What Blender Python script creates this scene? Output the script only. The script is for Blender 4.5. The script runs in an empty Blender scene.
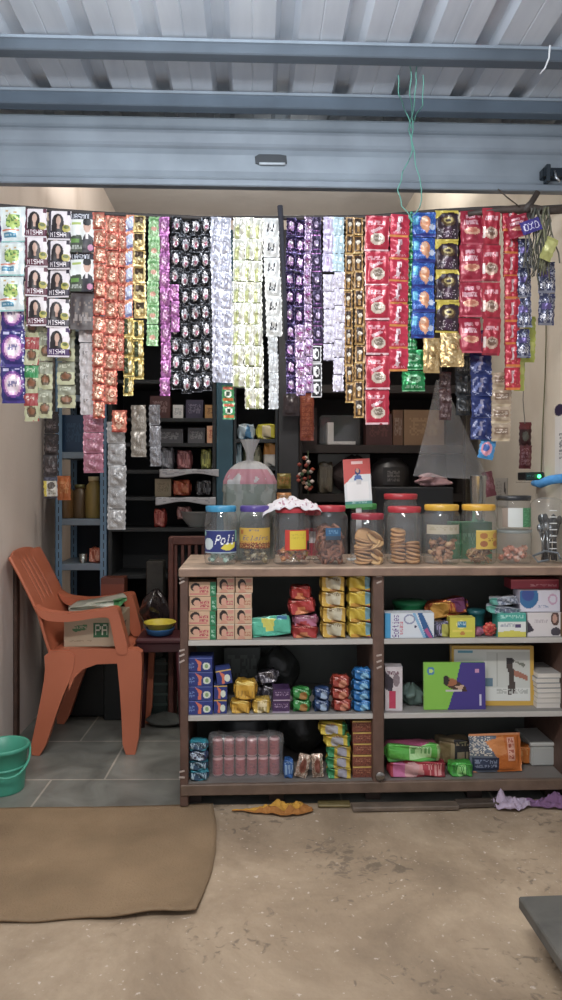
import bpy, math, random
from mathutils import Vector, Matrix, Euler, noise
random.seed(7)
C = bpy.context.scene.collection
PI = math.pi
# ---------------------------------------------------------------- camera frame of the photograph (562 x 1000)
YAW = math.radians(2.2); cy_, sy_ = math.cos(YAW), math.sin(YAW)
FPX, HOR, EYE = 722.0, 480.0, 1.3
def wx(px, Y):
    u = (px-281)/FPX
    return Y*(u*cy_+sy_)/(cy_-u*sy_)
def wz(px, py, Y):
    u = (px-281)/FPX
    return EYE+(HOR-py)/FPX*Y/(cy_-u*sy_)
cam = bpy.data.objects.new('camera', bpy.data.cameras.new('camera')); C.objects.link(cam)
cam.location = (0, 0, EYE); cam.rotation_euler = (PI/2, 0, -YAW)
cam.data.sensor_fit = 'VERTICAL'; cam.data.sensor_height = 36; cam.data.lens = 36*FPX/1000
cam.data.shift_y = -20/1000; cam.data.clip_start = .02
bpy.context.scene.camera = cam
# ---------------------------------------------------------------- colours
def hx(h):
    if isinstance(h, tuple): return h
    h = h.lstrip('#'); return tuple(int(h[i:i+2], 16)/255 for i in (0, 2, 4))
def lin(c):
    g = .3*c[0]+.59*c[1]+.11*c[2]; c = tuple(v*.82+g*.15+.015 for v in c)  # haze put into every colour: muted, with lifted blacks
    return tuple(v/12.92 if v <= .04045 else ((v+.055)/1.055)**2.4 for v in c)
def mixc(a, b, t): a, b = hx(a), hx(b); return tuple(a[i]*(1-t)+b[i]*t for i in range(3))
# ---------------------------------------------------------------- materials
def new_mat(name):
    m = bpy.data.materials.new(name); m.use_nodes = True
    nt = m.node_tree; nt.nodes.clear()
    out = nt.nodes.new('ShaderNodeOutputMaterial'); return m, nt, out
def N(nt, t, **kw):
    n = nt.nodes.new(t)
    for k, v in kw.items():
        if k in n.inputs: n.inputs[k].default_value = v
        else: setattr(n, k, v)
    return n
def L(nt, a, b): nt.links.new(a, b)
def pmat(name, rough=.5, metal=0, bs=20, bump=.1, var=.12, vs=6, spec=.5, coat=0, rnd=True, trans=0):
    """surface whose own colour is the printed colour of the mesh, slightly mottled"""
    m, nt, out = new_mat(name)
    at = N(nt, 'ShaderNodeAttribute', attribute_name='Col')
    tc = N(nt, 'ShaderNodeTexCoord'); oi = N(nt, 'ShaderNodeObjectInfo')
    add = N(nt, 'ShaderNodeVectorMath', operation='ADD')
    mul = N(nt, 'ShaderNodeMath', operation='MULTIPLY'); mul.inputs[1].default_value = 37.0 if rnd else 0
    L(nt, oi.outputs['Random'], mul.inputs[0])
    L(nt, tc.outputs['Object'], add.inputs[0]); L(nt, mul.outputs[0], add.inputs[1])
    n1 = N(nt, 'ShaderNodeTexNoise', Scale=vs, Detail=4); L(nt, add.outputs[0], n1.inputs['Vector'])
    mr = N(nt, 'ShaderNodeMapRange'); mr.inputs['From Min'].default_value = .3; mr.inputs['From Max'].default_value = .7
    mr.inputs['To Min'].default_value = 1-var; mr.inputs['To Max'].default_value = 1+var*.6
    L(nt, n1.outputs['Fac'], mr.inputs['Value'])
    vm = N(nt, 'ShaderNodeVectorMath', operation='SCALE'); L(nt, at.outputs['Color'], vm.inputs[0]); L(nt, mr.outputs[0], vm.inputs['Scale'])
    b = N(nt, 'ShaderNodeBsdfPrincipled', Roughness=rough, Metallic=metal)
    b.inputs['Specular IOR Level'].default_value = spec; b.inputs['Coat Weight'].default_value = coat; b.inputs['Coat Roughness'].default_value = .08
    L(nt, vm.outputs[0], b.inputs['Base Color'])
    if bump:
        n2 = N(nt, 'ShaderNodeTexNoise', Scale=bs, Detail=3, Distortion=.6); L(nt, add.outputs[0], n2.inputs['Vector'])
        bp = N(nt, 'ShaderNodeBump', Strength=bump, Distance=.01); L(nt, n2.outputs['Fac'], bp.inputs['Height'])
        L(nt, bp.outputs[0], b.inputs['Normal'])
    L(nt, b.outputs[0], out.inputs[0]); return m
MATTE = pmat('painted_matte', .65, bump=.08)
CARD = pmat('printed_card', .45, bump=.03, var=.06)
GLOSSP = pmat('glossy_wrapper', .28, .12, 32, .5, .1, coat=.15)
FOIL = pmat('foil_sachet', .28, .5, 42, .65, .12)
FOILS = pmat('bright_foil', .22, .72, 45, .7, .12)
PLAST = pmat('moulded_plastic', .38, bump=.03, var=.05)
WOOD = pmat('worn_wood', .55, bump=.25, bs=30, var=.3, vs=14, rnd=False)
CLOTH = pmat('woven_cloth', .9, bump=.5, bs=60, var=.2)
METAL = pmat('steel', .25, .9, bump=.05, var=.05)
DARKM = pmat('dusty_dark', .7, bump=.1, var=.3, vs=3)
def clear_mat(name, tint, gl=.08, milk=0.0, milkc=(.8, .8, .8), ior=1.45, bump=0, bs=12, tattr=False):
    m, nt, out = new_mat(name)
    t = N(nt, 'ShaderNodeBsdfTransparent', Color=(*tint, 1)); g = N(nt, 'ShaderNodeBsdfGlossy', Roughness=gl)
    fr = N(nt, 'ShaderNodeLayerWeight', Blend=.5); pw = N(nt, 'ShaderNodeMath', operation='POWER'); pw.inputs[1].default_value = 3.5; L(nt, fr.outputs['Facing'], pw.inputs[0])
    ml = N(nt, 'ShaderNodeMath', operation='MULTIPLY_ADD'); ml.inputs[1].default_value = .55; ml.inputs[2].default_value = .045; L(nt, pw.outputs[0], ml.inputs[0])
    mx = N(nt, 'ShaderNodeMixShader'); L(nt, ml.outputs[0], mx.inputs[0]); L(nt, t.outputs[0], mx.inputs[1]); L(nt, g.outputs[0], mx.inputs[2])
    d = N(nt, 'ShaderNodeBsdfDiffuse', Color=(*milkc, 1))
    if tattr:
        at = N(nt, 'ShaderNodeAttribute', attribute_name='Col'); L(nt, at.outputs['Color'], d.inputs['Color'])
    m2 = N(nt, 'ShaderNodeMixShader'); m2.inputs[0].default_value = milk
    L(nt, mx.outputs[0], m2.inputs[1]); L(nt, d.outputs[0], m2.inputs[2])
    if bump:
        tc = N(nt, 'ShaderNodeTexCoord'); n2 = N(nt, 'ShaderNodeTexNoise', Scale=bs, Detail=4, Distortion=1.0); L(nt, tc.outputs['Object'], n2.inputs['Vector'])
        bp = N(nt, 'ShaderNodeBump', Strength=bump, Distance=.02); L(nt, n2.outputs['Fac'], bp.inputs['Height'])
        for q in (fr, g): L(nt, bp.outputs[0], q.inputs['Normal'])
    L(nt, m2.outputs[0], out.inputs[0]); return m
JARP = clear_mat('clear_jar_plastic', (.985, .99, .99), .06, .045, (.85, .87, .88))
FILM = clear_mat('clear_polythene', (.92, .93, .94), .12, .12, (.75, .76, .78), bump=.6, bs=14)
BAGP = clear_mat('milky_polythene', (.7, .7, .7), .2, .55, bump=.8, bs=16, tattr=True)
# ---------------------------------------------------------------- mesh builder
class MB:
    def __init__(s): s.v = []; s.f = []; s.c = []; s.sm = []
    def add(s, pts, faces, col=(.5, .5, .5), smooth=False):
        o = len(s.v); s.v += [tuple(p) for p in pts]
        for i, f in enumerate(faces):
            s.f.append([o+k for k in f]); s.c.append(col[i] if isinstance(col, list) else col); s.sm.append(smooth)
        return s
    def box(s, x0, x1, y0, y1, z0, z1, col, bev=0, rot=None, piv=None):
        col = hx(col)
        if bev > 0:
            b = min(bev, (x1-x0)*.45, (y1-y0)*.45, (z1-z0)*.45); P = []; idx = {}
            for sx in (0, 1):
                for sy in (0, 1):
                    for sz in (0, 1):
                        X = (x0, x1)[sx]; Y = (y0, y1)[sy]; Z = (z0, z1)[sz]; dx = b*(1-2*sx); dy = b*(1-2*sy); dz = b*(1-2*sz)
                        idx[(sx, sy, sz, 'x')] = len(P); P.append((X, Y+dy, Z+dz))
                        idx[(sx, sy, sz, 'y')] = len(P); P.append((X+dx, Y, Z+dz))
                        idx[(sx, sy, sz, 'z')] = len(P); P.append((X+dx, Y+dy, Z))
            F = []
            I = lambda a, b_, c, d: idx[(a, b_, c, d)]
            for k in (0, 1):
                F += [[I(k, 0, 0, 'x'), I(k, 1, 0, 'x'), I(k, 1, 1, 'x'), I(k, 0, 1, 'x')], [I(0, k, 0, 'y'), I(1, k, 0, 'y'), I(1, k, 1, 'y'), I(0, k, 1, 'y')], [I(0, 0, k, 'z'), I(1, 0, k, 'z'), I(1, 1, k, 'z'), I(0, 1, k, 'z')]]
            for a in (0, 1):
                for c in (0, 1):
                    F += [[I(a, c, 0, 'x'), I(a, c, 1, 'x'), I(a, c, 1, 'y'), I(a, c, 0, 'y')], [I(a, 0, c, 'x'), I(a, 1, c, 'x'), I(a, 1, c, 'z'), I(a, 0, c, 'z')], [I(0, a, c, 'y'), I(1, a, c, 'y'), I(1, a, c, 'z'), I(0, a, c, 'z')]]
                    for d in (0, 1): F.append([I(a, c, d, 'x'), I(a, c, d, 'y'), I(a, c, d, 'z')])
        else:
            P = [(x, y, z) for z in (z0, z1) for y in (y0, y1) for x in (x0, x1)]
            F = [[0, 1, 3, 2], [4, 5, 7, 6], [0, 1, 5, 4], [2, 3, 7, 6], [0, 2, 6, 4], [1, 3, 7, 5]]
        if rot is not None:
            R = Euler(rot).to_matrix(); pv = Vector(piv or ((x0+x1)/2, (y0+y1)/2, (z0+z1)/2))
            P = [tuple(R@(Vector(p)-pv)+pv) for p in P]
        return s.add(P, F, col)
    def lathe(s, prof, n=24, col=(.5, .5, .5), c=(0, 0, 0), cap=True, fn=None, ax='z', smooth=True):
        col = hx(col) if not isinstance(col, list) else col; P = []
        for i, (r, z) in enumerate(prof):
            for k in range(n):
                a = 2*PI*k/n; rr = r
                if fn: rr = fn(r, z, a)
                p = (rr*math.cos(a), rr*math.sin(a), z)
                if ax == 'x': p = (p[2], p[0], p[1])
                if ax == 'y': p = (p[0], p[2], p[1])
                P.append((p[0]+c[0], p[1]+c[1], p[2]+c[2]))
        F = [[i*n+k, i*n+(k+1) % n, (i+1)*n+(k+1) % n, (i+1)*n+k] for i in range(len(prof)-1) for k in range(n)]
        cc = [hx(col[i]) for i in range(len(prof)-1) for k in range(n)] if isinstance(col, list) else col
        s.add(P, F, cc, smooth); o = len(s.v)-len(P)
        if cap:
            e = hx(col[0]) if isinstance(col, list) else col
            for q in (0, len(prof)-1):
                if prof[q][0] > 1e-4: s.f.append([o+q*n+k for k in range(n)]); s.c.append(e); s.sm.append(False)
        return s
    def tube(s, path, r, n=8, col=(.5, .5, .5), smooth=True):
        col = hx(col); P = []; m = len(path)
        for i, p in enumerate(path):
            p = Vector(p); t = Vector(path[min(i+1, m-1)])-Vector(path[max(i-1, 0)]); t.normalize()
            a = t.cross(Vector((0, 0, 1)) if abs(t.z) < .9 else Vector((1, 0, 0))).normalized(); b = t.cross(a)
            ri = r[i] if isinstance(r, (list, tuple)) else r
            for k in range(n): P.append(tuple(p+(a*math.cos(2*PI*k/n)+b*math.sin(2*PI*k/n))*ri))
        F = [[i*n+k, i*n+(k+1) % n, (i+1)*n+(k+1) % n, (i+1)*n+k] for i in range(m-1) for k in range(n)]
        F += [list(range(n)), [(m-1)*n+k for k in range(n)]]
        return s.add(P, F, col, smooth)
    def prism(s, poly, y0, y1, col, taper=0):
        """outline in x-z given a thickness in y"""
        n = len(poly); P = [(x, y0, z) for x, z in poly]+[(x, y1, z) for x, z in poly]
        return s.add(P, [list(range(n)), [n+k for k in range(n)][::-1]]+[[k, (k+1) % n, n+(k+1) % n, n+k] for k in range(n)], hx(col))
    def strip3(s, rows, col, smooth=True, th=0):
        """loft through rows of equally many points; th gives the sheet thickness along -normal by solidify later"""
        n = len(rows[0]); P = [p for r in rows for p in r]
        F = [[i*n+k, i*n+k+1, (i+1)*n+k+1, (i+1)*n+k] for i in range(len(rows)-1) for k in range(n-1)]
        return s.add(P, F, col if isinstance(col, list) else hx(col), smooth)
    def build(s, name, mat, parent=None, loc=None, rot=None, th=0):
        me = bpy.data.meshes.new(name); me.from_pydata(s.v, [], s.f)
        at = me.color_attributes.new('Col', 'FLOAT_COLOR', 'CORNER'); buf = []
        cache = {}
        for f, c in zip(s.f, s.c):
            if c not in cache: cache[c] = (*lin(c), 1.0)
            buf += list(cache[c])*len(f)
        at.data.foreach_set('color', buf)
        me.polygons.foreach_set('use_smooth', s.sm); me.materials.append(mat)
        import bmesh
        bm = bmesh.new(); bm.from_mesh(me); bmesh.ops.recalc_face_normals(bm, faces=bm.faces); bm.to_mesh(me); bm.free()
        me.update()
        o = bpy.data.objects.new(name, me); C.objects.link(o)
        if parent: o.parent = parent
        if loc: o.location = loc
        if rot: o.rotation_euler = rot
        if th:
            md = o.modifiers.new('thickness', 'SOLIDIFY'); md.thickness = th; md.offset = 0
        return o
def tag(o, label, cat, group=None, kind=None):
    if kind: o['kind'] = kind
    if kind == 'structure': return o
    o['label'] = label; o['category'] = cat
    if group: o['group'] = group
    return o
def struct(o): o['kind'] = 'structure'; return o
def empty(name, loc, label, cat, group=None, rot=(0, 0, 0)):
    o = bpy.data.objects.new(name, None); C.objects.link(o); o.empty_display_size = .05
    o.location = loc; o.rotation_euler = rot; return tag(o, label, cat, group)
def dup(root, loc, rot=None, label=None, group=None, scale=None):
    r = root.copy(); C.objects.link(r); r.location = loc
    if rot is not None: r.rotation_euler = rot
    if scale is not None: r.scale = scale
    if label: r['label'] = label
    if group: r['group'] = group
    for ch in list(root.children):
        c = ch.copy(); C.objects.link(c); c.parent = r
        for g in list(ch.children):
            d = g.copy(); C.objects.link(d); d.parent = c
    return r
# ---------------------------------------------------------------- little print rasters (pattern of a wrapper)
FONT = {'A': '01110100011000111111100011000110001', 'B': '11110100011000111110100011000111110', 'C': '01110100011000010000100001000101110', 'E': '11111100001000011110100001000011111',
 'F': '11111100001000011110100001000010000', 'H': '10001100011000111111100011000110001', 'I': '01110001000010000100001000010001110', 'L': '10000100001000010000100001000011111',
 'M': '10001110111010110001100011000110001', 'N': '10001110011010110011100011000110001', 'O': '01110100011000110001100011000101110', 'P': '11110100011000111110100001000010000',
 'R': '11110100011000111110101001001010001', 'S': '01111100001000001110000010000111110', 'T': '11111001000010000100001000010000100', 'V': '10001100011000110001100010101000100',
 'W': '10001100011000110101101011101110001', 'X': '10001010100010000100001000101010001', 'a': '00000000000111000001011111000101111', 'c': '00000000000111010000100001000001110',
 'i': '00100000000110000100001000010001110', 'l': '01100001000010000100001000010001110', 'o': '00000000000111010001100011000101110', 'r': '00000000001011011001100001000010000',
 's': '00000000000111110000011100000111110', 'f': '00110010000100011110010000100001000', 't': '01000010001111001000010000100100110', 'e': '00000000000111010001111111000001110', 'n': '00000000001011011001100011000110001'}
class Img:
    def __init__(s, w, h, bg): s.w, s.h = w, h; s.p = [[hx(bg)]*w for _ in range(h)]
    def each(s, fn, c):
        c = hx(c)
        for j in range(s.h):
            for i in range(s.w):
                if fn((i+.5)/s.w, (j+.5)/s.h): s.p[j][i] = c
        return s
    def rect(s, a, b, c, d, col): return s.each(lambda u, v: a <= u < c and b <= v < d, col)
    def ell(s, a, b, ru, rv, col): return s.each(lambda u, v: ((u-a)/ru)**2+((v-b)/rv)**2 < 1, col)
    def poly(s, pts, col):
        def ins(u, v):
            r = False; n = len(pts)
            for i in range(n):
                x1, y1 = pts[i]; x2, y2 = pts[(i+1) % n]
                if (y1 > v) != (y2 > v) and u < (x2-x1)*(v-y1)/(y2-y1)+x1: r = not r
            return r
        return s.each(ins, col)
    def text(s, t, a, b, c, d, col, slant=0):
        n = len(t)*6-1
        def ins(u, v):
            if not (b <= v < d): return False
            fy = (v-b)/(d-b); uu = (u-a-slant*(1-fy))/(c-a)
            if not (0 <= uu < 1): return False
            k = int(uu*n); ch, cx = divmod(k, 6)
            return cx < 5 and FONT[t[ch]][int(fy*7)*5+cx] == '1'
        return s.each(ins, col)
    def scrib(s, a, b, c, d, col, rows=1, seed=1, dens=.62):
        """marks too small to read"""
        rn = random.Random(seed); T = [[rn.random() < dens for _ in range(22)] for _ in range(rows*3)]; bgc = s.p[int(min(.99, (b+d)/2)*s.h)][int(min(.99, a+.01)*s.w)]; col = mixc(bgc, col, .72)
        def ins(u, v):
            if not (a <= u < c and b <= v < d): return False
            f = (v-b)/(d-b)*rows; r = int(f); q = int((f-r)*4)
            return q < 3 and T[r*3+q][int((u-a)/(c-a)*21.99)]
        return s.each(ins, col)
    def speck(s, a, b, c, d, col, p=.3, seed=1):
        rn = random.Random(seed); return s.each(lambda u, v: (a <= u < c and b <= v < d) and rn.random() < p, col)
def uvgrid(img, fn, mb, smooth=True):
    w, h = img.w, img.h
    P = [fn(i/w, j/h) for j in range(h+1) for i in range(w+1)]
    F = []; col = []
    for j in range(h):
        for i in range(w): F.append([j*(w+1)+i, (j+1)*(w+1)+i, (j+1)*(w+1)+i+1, j*(w+1)+i+1]); col.append(img.p[j][i])
    mb.add(P, F, col, smooth); return mb
def sachet_mb(w, h, img, b=.009, seal=.09, seed=0, crink=.0016, back=None, ends=False):
    """flat sealed edges, puffed middle; centred on the origin, printed side to -y"""
    mb = MB(); rn = random.Random(seed); ph = [rn.uniform(0, 6.3) for _ in range(6)]; k1, k2 = rn.uniform(5, 9), rn.uniform(4, 8)
    def cl(t): return max(0, min(1, t))
    def H(u, v):
        uu = cl((u-seal)/(1-2*seal)) if not ends else cl((u-seal)/(1-2*seal)); vv = cl((v-seal*.8)/(1-1.6*seal)) if not ends else u*0+cl((v-.01)/.98)
        p = (math.sin(PI*uu)*math.sin(PI*vv)); p = max(p, 0)**.45
        return p
    def front(u, v):
        p = H(u, v); q = crink*(math.sin(k1*u*2+ph[0]+3*v)+math.sin(k2*v*2+ph[1]-4*u)+.7*math.sin(11*u-9*v+ph[2]))
        e = .0016*math.sin(23*v+ph[3])*(1 if u < .02 or u > .98 else 0)
        return ((u-.5)*w+e, -b*p-q*(.35+p), (.5-v)*h)
    uvgrid(img, front, mb)
    n, m = 8, 10; bc = hx(back) if back else img.p[0][0]
    P = []
    for j in range(m+1):
        for i in range(n+1):
            u, v = i/n, j/m; p = H(u, v); x, y, z = front(u, v)
            P.append((x, b*.8*p+.0004 if p > 0 else y+.0006, z))
    F = [[j*(n+1)+i, j*(n+1)+i+1, (j+1)*(n+1)+i+1, (j+1)*(n+1)+i] for j in range(m) for i in range(n)]
    mb.add(P, F, bc, True); return mb
def pack_mb(w, h, d, img, seed=0, crimp=.1, back=None, sq=.35, crink=.0012):
    """flow-wrapped pack: tube body with pinched flat ends left and right; base at z = 0, printed side to -y"""
    mb = MB(); rn = random.Random(seed); ph = [rn.uniform(0, 6.3) for _ in range(4)]
    nu, nv = img.w, img.h
    def prof(u):
        e = min(u, 1-u)
        if e < crimp*.45: return .12
        if e < crimp: return .12+.88*math.sin((e-crimp*.45)/(crimp*.55)*PI/2)
        return 1.0
    def sg(x, p): return math.copysign(abs(x)**p, x)
    def pt(u, a):
        k = prof(u); q = 1+crink/h*14*math.sin(5*a+ph[0]+9*u)*(.5)+.03*math.sin(13*u+ph[1]+2*a)
        y = -sg(math.cos(a), sq)*d/2*k*q; z = h/2+sg(math.sin(a), sq)*h/2*(.35+.65*k if k < 1 else 1)*q*.97
        return ((u-.5)*w, y, max(z, 0))
    uvgrid(img, lambda u, v: pt(u, PI/2*.98-v*PI*.98), mb)
    bc = hx(back) if back else img.p[0][nu//2]; n, m = 12, 10
    P = [pt(i/n, PI/2*.98+(j/m)*PI*1.02) for j in range(m+1) for i in range(n+1)]
    mb.add(P, [[j*(n+1)+i, j*(n+1)+i+1, (j+1)*(n+1)+i+1, (j+1)*(n+1)+i] for j in range(m) for i in range(n)], bc, True)
    return mb
def box_mb(w, h, d, img, side, top=None, left=None):
    """carton with its base at z = 0; print on the face towards -y"""
    mb = MB(); side = hx(side); top = hx(top) if top else side; left = hx(left) if left else side
    uvgrid(img, lambda u, v: ((u-.5)*w, -d/2, (1-v)*h), mb, False)
    P = [(-w/2, -d/2, 0), (w/2, -d/2, 0), (w/2, d/2, 0), (-w/2, d/2, 0), (-w/2, -d/2, h), (w/2, -d/2, h), (w/2, d/2, h), (-w/2, d/2, h)]
    mb.add(P, [[0, 1, 2, 3], [4, 5, 6, 7], [1, 2, 6, 5], [2, 3, 7, 6], [3, 0, 4, 7]], [side, top, side, side, left])
    return mb
# ================================================================ THE SETTING
XL, XR, YB, ZC = -1.19, 1.30, 6.35, 3.62
YC = 2.86                                   # front of the counter
def plaster(name, a, b, stain, sc=2.0):
    m, nt, out = new_mat(name)
    tc = N(nt, 'ShaderNodeTexCoord'); mp = N(nt, 'ShaderNodeMapping'); mp.inputs['Scale'].default_value = (1, 1, .35)
    L(nt, tc.outputs['Object'], mp.inputs[0])
    n = N(nt, 'ShaderNodeTexNoise', Scale=sc, Detail=6, Distortion=.6); L(nt, mp.outputs[0], n.inputs['Vector'])
    cr = N(nt, 'ShaderNodeValToRGB'); e = cr.color_ramp.elements
    e[0].position = .3; e[0].color = (*lin(hx(stain)), 1); e[1].position = .62; e[1].color = (*lin(hx(a)), 1)
    q = cr.color_ramp.elements.new(.45); q.color = (*lin(hx(b)), 1)
    L(nt, n.outputs['Fac'], cr.inputs[0])
    p = N(nt, 'ShaderNodeBsdfPrincipled', Roughness=.75); L(nt, cr.outputs[0], p.inputs['Base Color'])
    n2 = N(nt, 'ShaderNodeTexNoise', Scale=45, Detail=5); L(nt, tc.outputs['Object'], n2.inputs['Vector'])
    bp = N(nt, 'ShaderNodeBump', Strength=.12, Distance=.01); L(nt, n2.outputs['Fac'], bp.inputs['Height']); L(nt, bp.outputs[0], p.inputs['Normal'])
    L(nt, p.outputs[0], out.inputs[0]); return m
WALL = plaster('cream_plaster', '#dccfc4', '#d6c8bd', '#c4b4a7')
WALLR = plaster('cream_plaster_right', '#cfc6b6', '#c6bcab', '#aa9c8a')
CEIL = plaster('ceiling_plaster', '#b9b7b5', '#b3b0ae', '#a5a19e')
def quadobj(name, pts, mat, th=0):
    mb = MB().add(pts, [[0, 1, 2, 3]], (.6, .6, .6)); o = mb.build(name, mat, th=0)
    return struct(o)
def slab(name, x0, x1, y0, y1, z0, z1, mat): return struct(MB().box(x0, x1, y0, y1, z0, z1, (.6, .6, .6)).build(name, mat))
slab('wall_left', XL-.12, XL, 2.62, YB, -.02, ZC, WALL)
slab('wall_right', XR, XR+.12, 2.62, YB, -.02, ZC, WALLR)
slab('wall_back', XL-.12, XR+.12, YB, YB+.1, -.02, ZC, WALL)
slab('ceiling', XL-.12, XR+.12, 2.85, YB, ZC, ZC+.1, CEIL)
# -- floors
def concrete():
    m, nt, out = new_mat('trodden_concrete')
    tc = N(nt, 'ShaderNodeTexCoord')
    n = N(nt, 'ShaderNodeTexNoise', Scale=1.6, Detail=8, Roughness=.65, Distortion=.5); L(nt, tc.outputs['Object'], n.inputs['Vector'])
    cr = N(nt, 'ShaderNodeValToRGB'); e = cr.color_ramp.elements
    e[0].position = .28; e[0].color = (*lin(hx('#7b6853')), 1); e[1].position = .72; e[1].color = (*lin(hx('#c6ae90')), 1)
    q = e.new(.48); q.color = (*lin(hx('#a28b70')), 1)
    L(nt, n.outputs['Fac'], cr.inputs[0])
    # fine grit: pale and dark specks
    n3 = N(nt, 'ShaderNodeTexNoise', Scale=55, Detail=3); L(nt, tc.outputs['Object'], n3.inputs['Vector'])
    r3 = N(nt, 'ShaderNodeMapRange'); r3.inputs['From Min'].default_value = .66; r3.inputs['From Max'].default_value = .74; L(nt, n3.outputs['Fac'], r3.inputs['Value'])
    mx = N(nt, 'ShaderNodeMixRGB'); mx.inputs[2].default_value = (*lin(hx('#d8c8b8')), 1); L(nt, r3.outputs[0], mx.inputs[0]); L(nt, cr.outputs[0], mx.inputs[1])
    n4 = N(nt, 'ShaderNodeTexNoise', Scale=26, Detail=4, Distortion=1); L(nt, tc.outputs['Object'], n4.inputs['Vector'])
    n5 = N(nt, 'ShaderNodeTexNoise', Scale=2.3, Detail=2); L(nt, tc.outputs['Object'], n5.inputs['Vector'])
    ad = N(nt, 'ShaderNodeMath', operation='ADD'); L(nt, n4.outputs['Fac'], ad.inputs[0]); L(nt, n5.outputs['Fac'], ad.inputs[1])
    r4 = N(nt, 'ShaderNodeMapRange'); r4.inputs['From Min'].default_value = 1.14; r4.inputs['From Max'].default_value = 1.26; r4.inputs['To Max'].default_value = .6; L(nt, ad.outputs[0], r4.inputs['Value'])
    m2 = N(nt, 'ShaderNodeMixRGB'); m2.inputs[2].default_value = (*lin(hx('#5a4e42')), 1); L(nt, r4.outputs[0], m2.inputs[0]); L(nt, mx.outputs[0], m2.inputs[1])
    p = N(nt, 'ShaderNodeBsdfPrincipled', Roughness=.62); L(nt, m2.outputs[0], p.inputs['Base Color'])
    n6 = N(nt, 'ShaderNodeTexNoise', Scale=18, Detail=8); L(nt, tc.outputs['Object'], n6.inputs['Vector'])
    bp = N(nt, 'ShaderNodeBump', Strength=.35, Distance=.02); L(nt, n6.outputs['Fac'], bp.inputs['Height']); L(nt, bp.outputs[0], p.inputs['Normal'])
    L(nt, p.outputs[0], out.inputs[0]); return m
def flagstone():
    m, nt, out = new_mat('grey_flagstone')
    tc = N(nt, 'ShaderNodeTexCoord'); mp = N(nt, 'ShaderNodeMapping'); mp.inputs['Location'].default_value = (.12, .08, 0); mp.inputs['Rotation'].default_value = (0, 0, .03)
    L(nt, tc.outputs['Object'], mp.inputs[0])
    br = N(nt, 'ShaderNodeTexBrick', Scale=1.0); br.offset = .37
    br.inputs['Color1'].default_value = (*lin(hx('#84857d')), 1); br.inputs['Color2'].default_value = (*lin(hx('#74766f')), 1); br.inputs['Mortar'].default_value = (*lin(hx('#b3ac9f')), 1)
    br.inputs['Mortar Size'].default_value = .006; br.inputs['Brick Width'].default_value = .62; br.inputs['Row Height'].default_value = .46; br.inputs['Mortar Smooth'].default_value = .6
    L(nt, mp.outputs[0], br.inputs['Vector'])
    n = N(nt, 'ShaderNodeTexNoise', Scale=5, Detail=8, Distortion=.8); L(nt, tc.outputs['Object'], n.inputs['Vector'])
    r = N(nt, 'ShaderNodeMapRange'); r.inputs['From Min'].default_value = .3; r.inputs['From Max'].default_value = .7; r.inputs['To Min'].default_value = .62; r.inputs['To Max'].default_value = 1.2; L(nt, n.outputs['Fac'], r.inputs['Value'])
    vm = N(nt, 'ShaderNodeVectorMath', operation='SCALE'); L(nt, br.outputs['Color'], vm.inputs[0]); L(nt, r.outputs[0], vm.inputs['Scale'])
    p = N(nt, 'ShaderNodeBsdfPrincipled', Roughness=.45); L(nt, vm.outputs[0], p.inputs['Base Color'])
    bp = N(nt, 'ShaderNodeBump', Strength=.2, Distance=.01); L(nt, n.outputs['Fac'], bp.inputs['Height']); L(nt, bp.outputs[0], p.inputs['Normal'])
    L(nt, p.outputs[0], out.inputs[0]); return m
slab('floor', XL-.12, XR+.12, 2.9, YB, -.08, 0, flagstone())
gm = MB()
nx, ny = 90, 60
def gz(x, y): return -.003+.004*noise.noise(Vector((x*1.5, y*1.5, 0)))+.0015*noise.noise(Vector((x*7, y*7, 3)))
P = [(-3+6*i/nx, .2+2.7*j/ny, gz(-3+6*i/nx, .2+2.7*j/ny) if j < ny else -.001) for j in range(ny+1) for i in range(nx+1)]
gm.add(P, [[j*(nx+1)+i, j*(nx+1)+i+1, (j+1)*(nx+1)+i+1, (j+1)*(nx+1)+i] for j in range(ny) for i in range(nx)], (.5, .5, .5), True)
struct(gm.build('ground', concrete()))
# -- canopy: trapezoidal sheet on two purlins
def sheetmat():
    m, nt, out = new_mat('galvanised_sheet')
    tc = N(nt, 'ShaderNodeTexCoord'); mp = N(nt, 'ShaderNodeMapping'); mp.inputs['Scale'].default_value = (6, .8, 1); L(nt, tc.outputs['Object'], mp.inputs[0])
    n = N(nt, 'ShaderNodeTexNoise', Scale=2, Detail=5); L(nt, mp.outputs[0], n.inputs['Vector'])
    cr = N(nt, 'ShaderNodeValToRGB'); e = cr.color_ramp.elements
    e[0].position = .3; e[0].color = (*lin(hx('#bcc6d2')), 1); e[1].position = .7; e[1].color = (*lin(hx('#d3dbe4')), 1); L(nt, n.outputs['Fac'], cr.inputs[0])
    p = N(nt, 'ShaderNodeBsdfPrincipled', Roughness=.5, Metallic=.25); L(nt, cr.outputs[0], p.inputs['Base Color']); L(nt, p.outputs[0], out.inputs[0]); return m
SHEET = sheetmat()
ZR = 2.782
per, x = .229, wx(48, 2.86)-.229*8-.04
prof = []
for k in range(20):
    xx = x+per*k
    prof += [(xx, ZR+.0), (xx+.018, ZR+.034), (xx+.062, ZR+.034), (xx+.08, ZR), (xx+.15, ZR), (xx+.153, ZR+.003), (xx+.157, ZR)]
rm = MB(); ys = [.3, 1.2, 2.0, 2.6, 3.1]
rm.add([(a, y, b+(3.1-y)*.02) for y in ys for a, b in prof], [[j*len(prof)+i, j*len(prof)+i+1, (j+1)*len(prof)+i+1, (j+1)*len(prof)+i] for j in range(len(ys)-1) for i in range(len(prof)-1)], (.6, .6, .6))
ro = struct(rm.build('roof', SHEET)); md = ro.modifiers.new('gauge', 'SOLIDIFY'); md.thickness = .002; md.offset = 1
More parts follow.
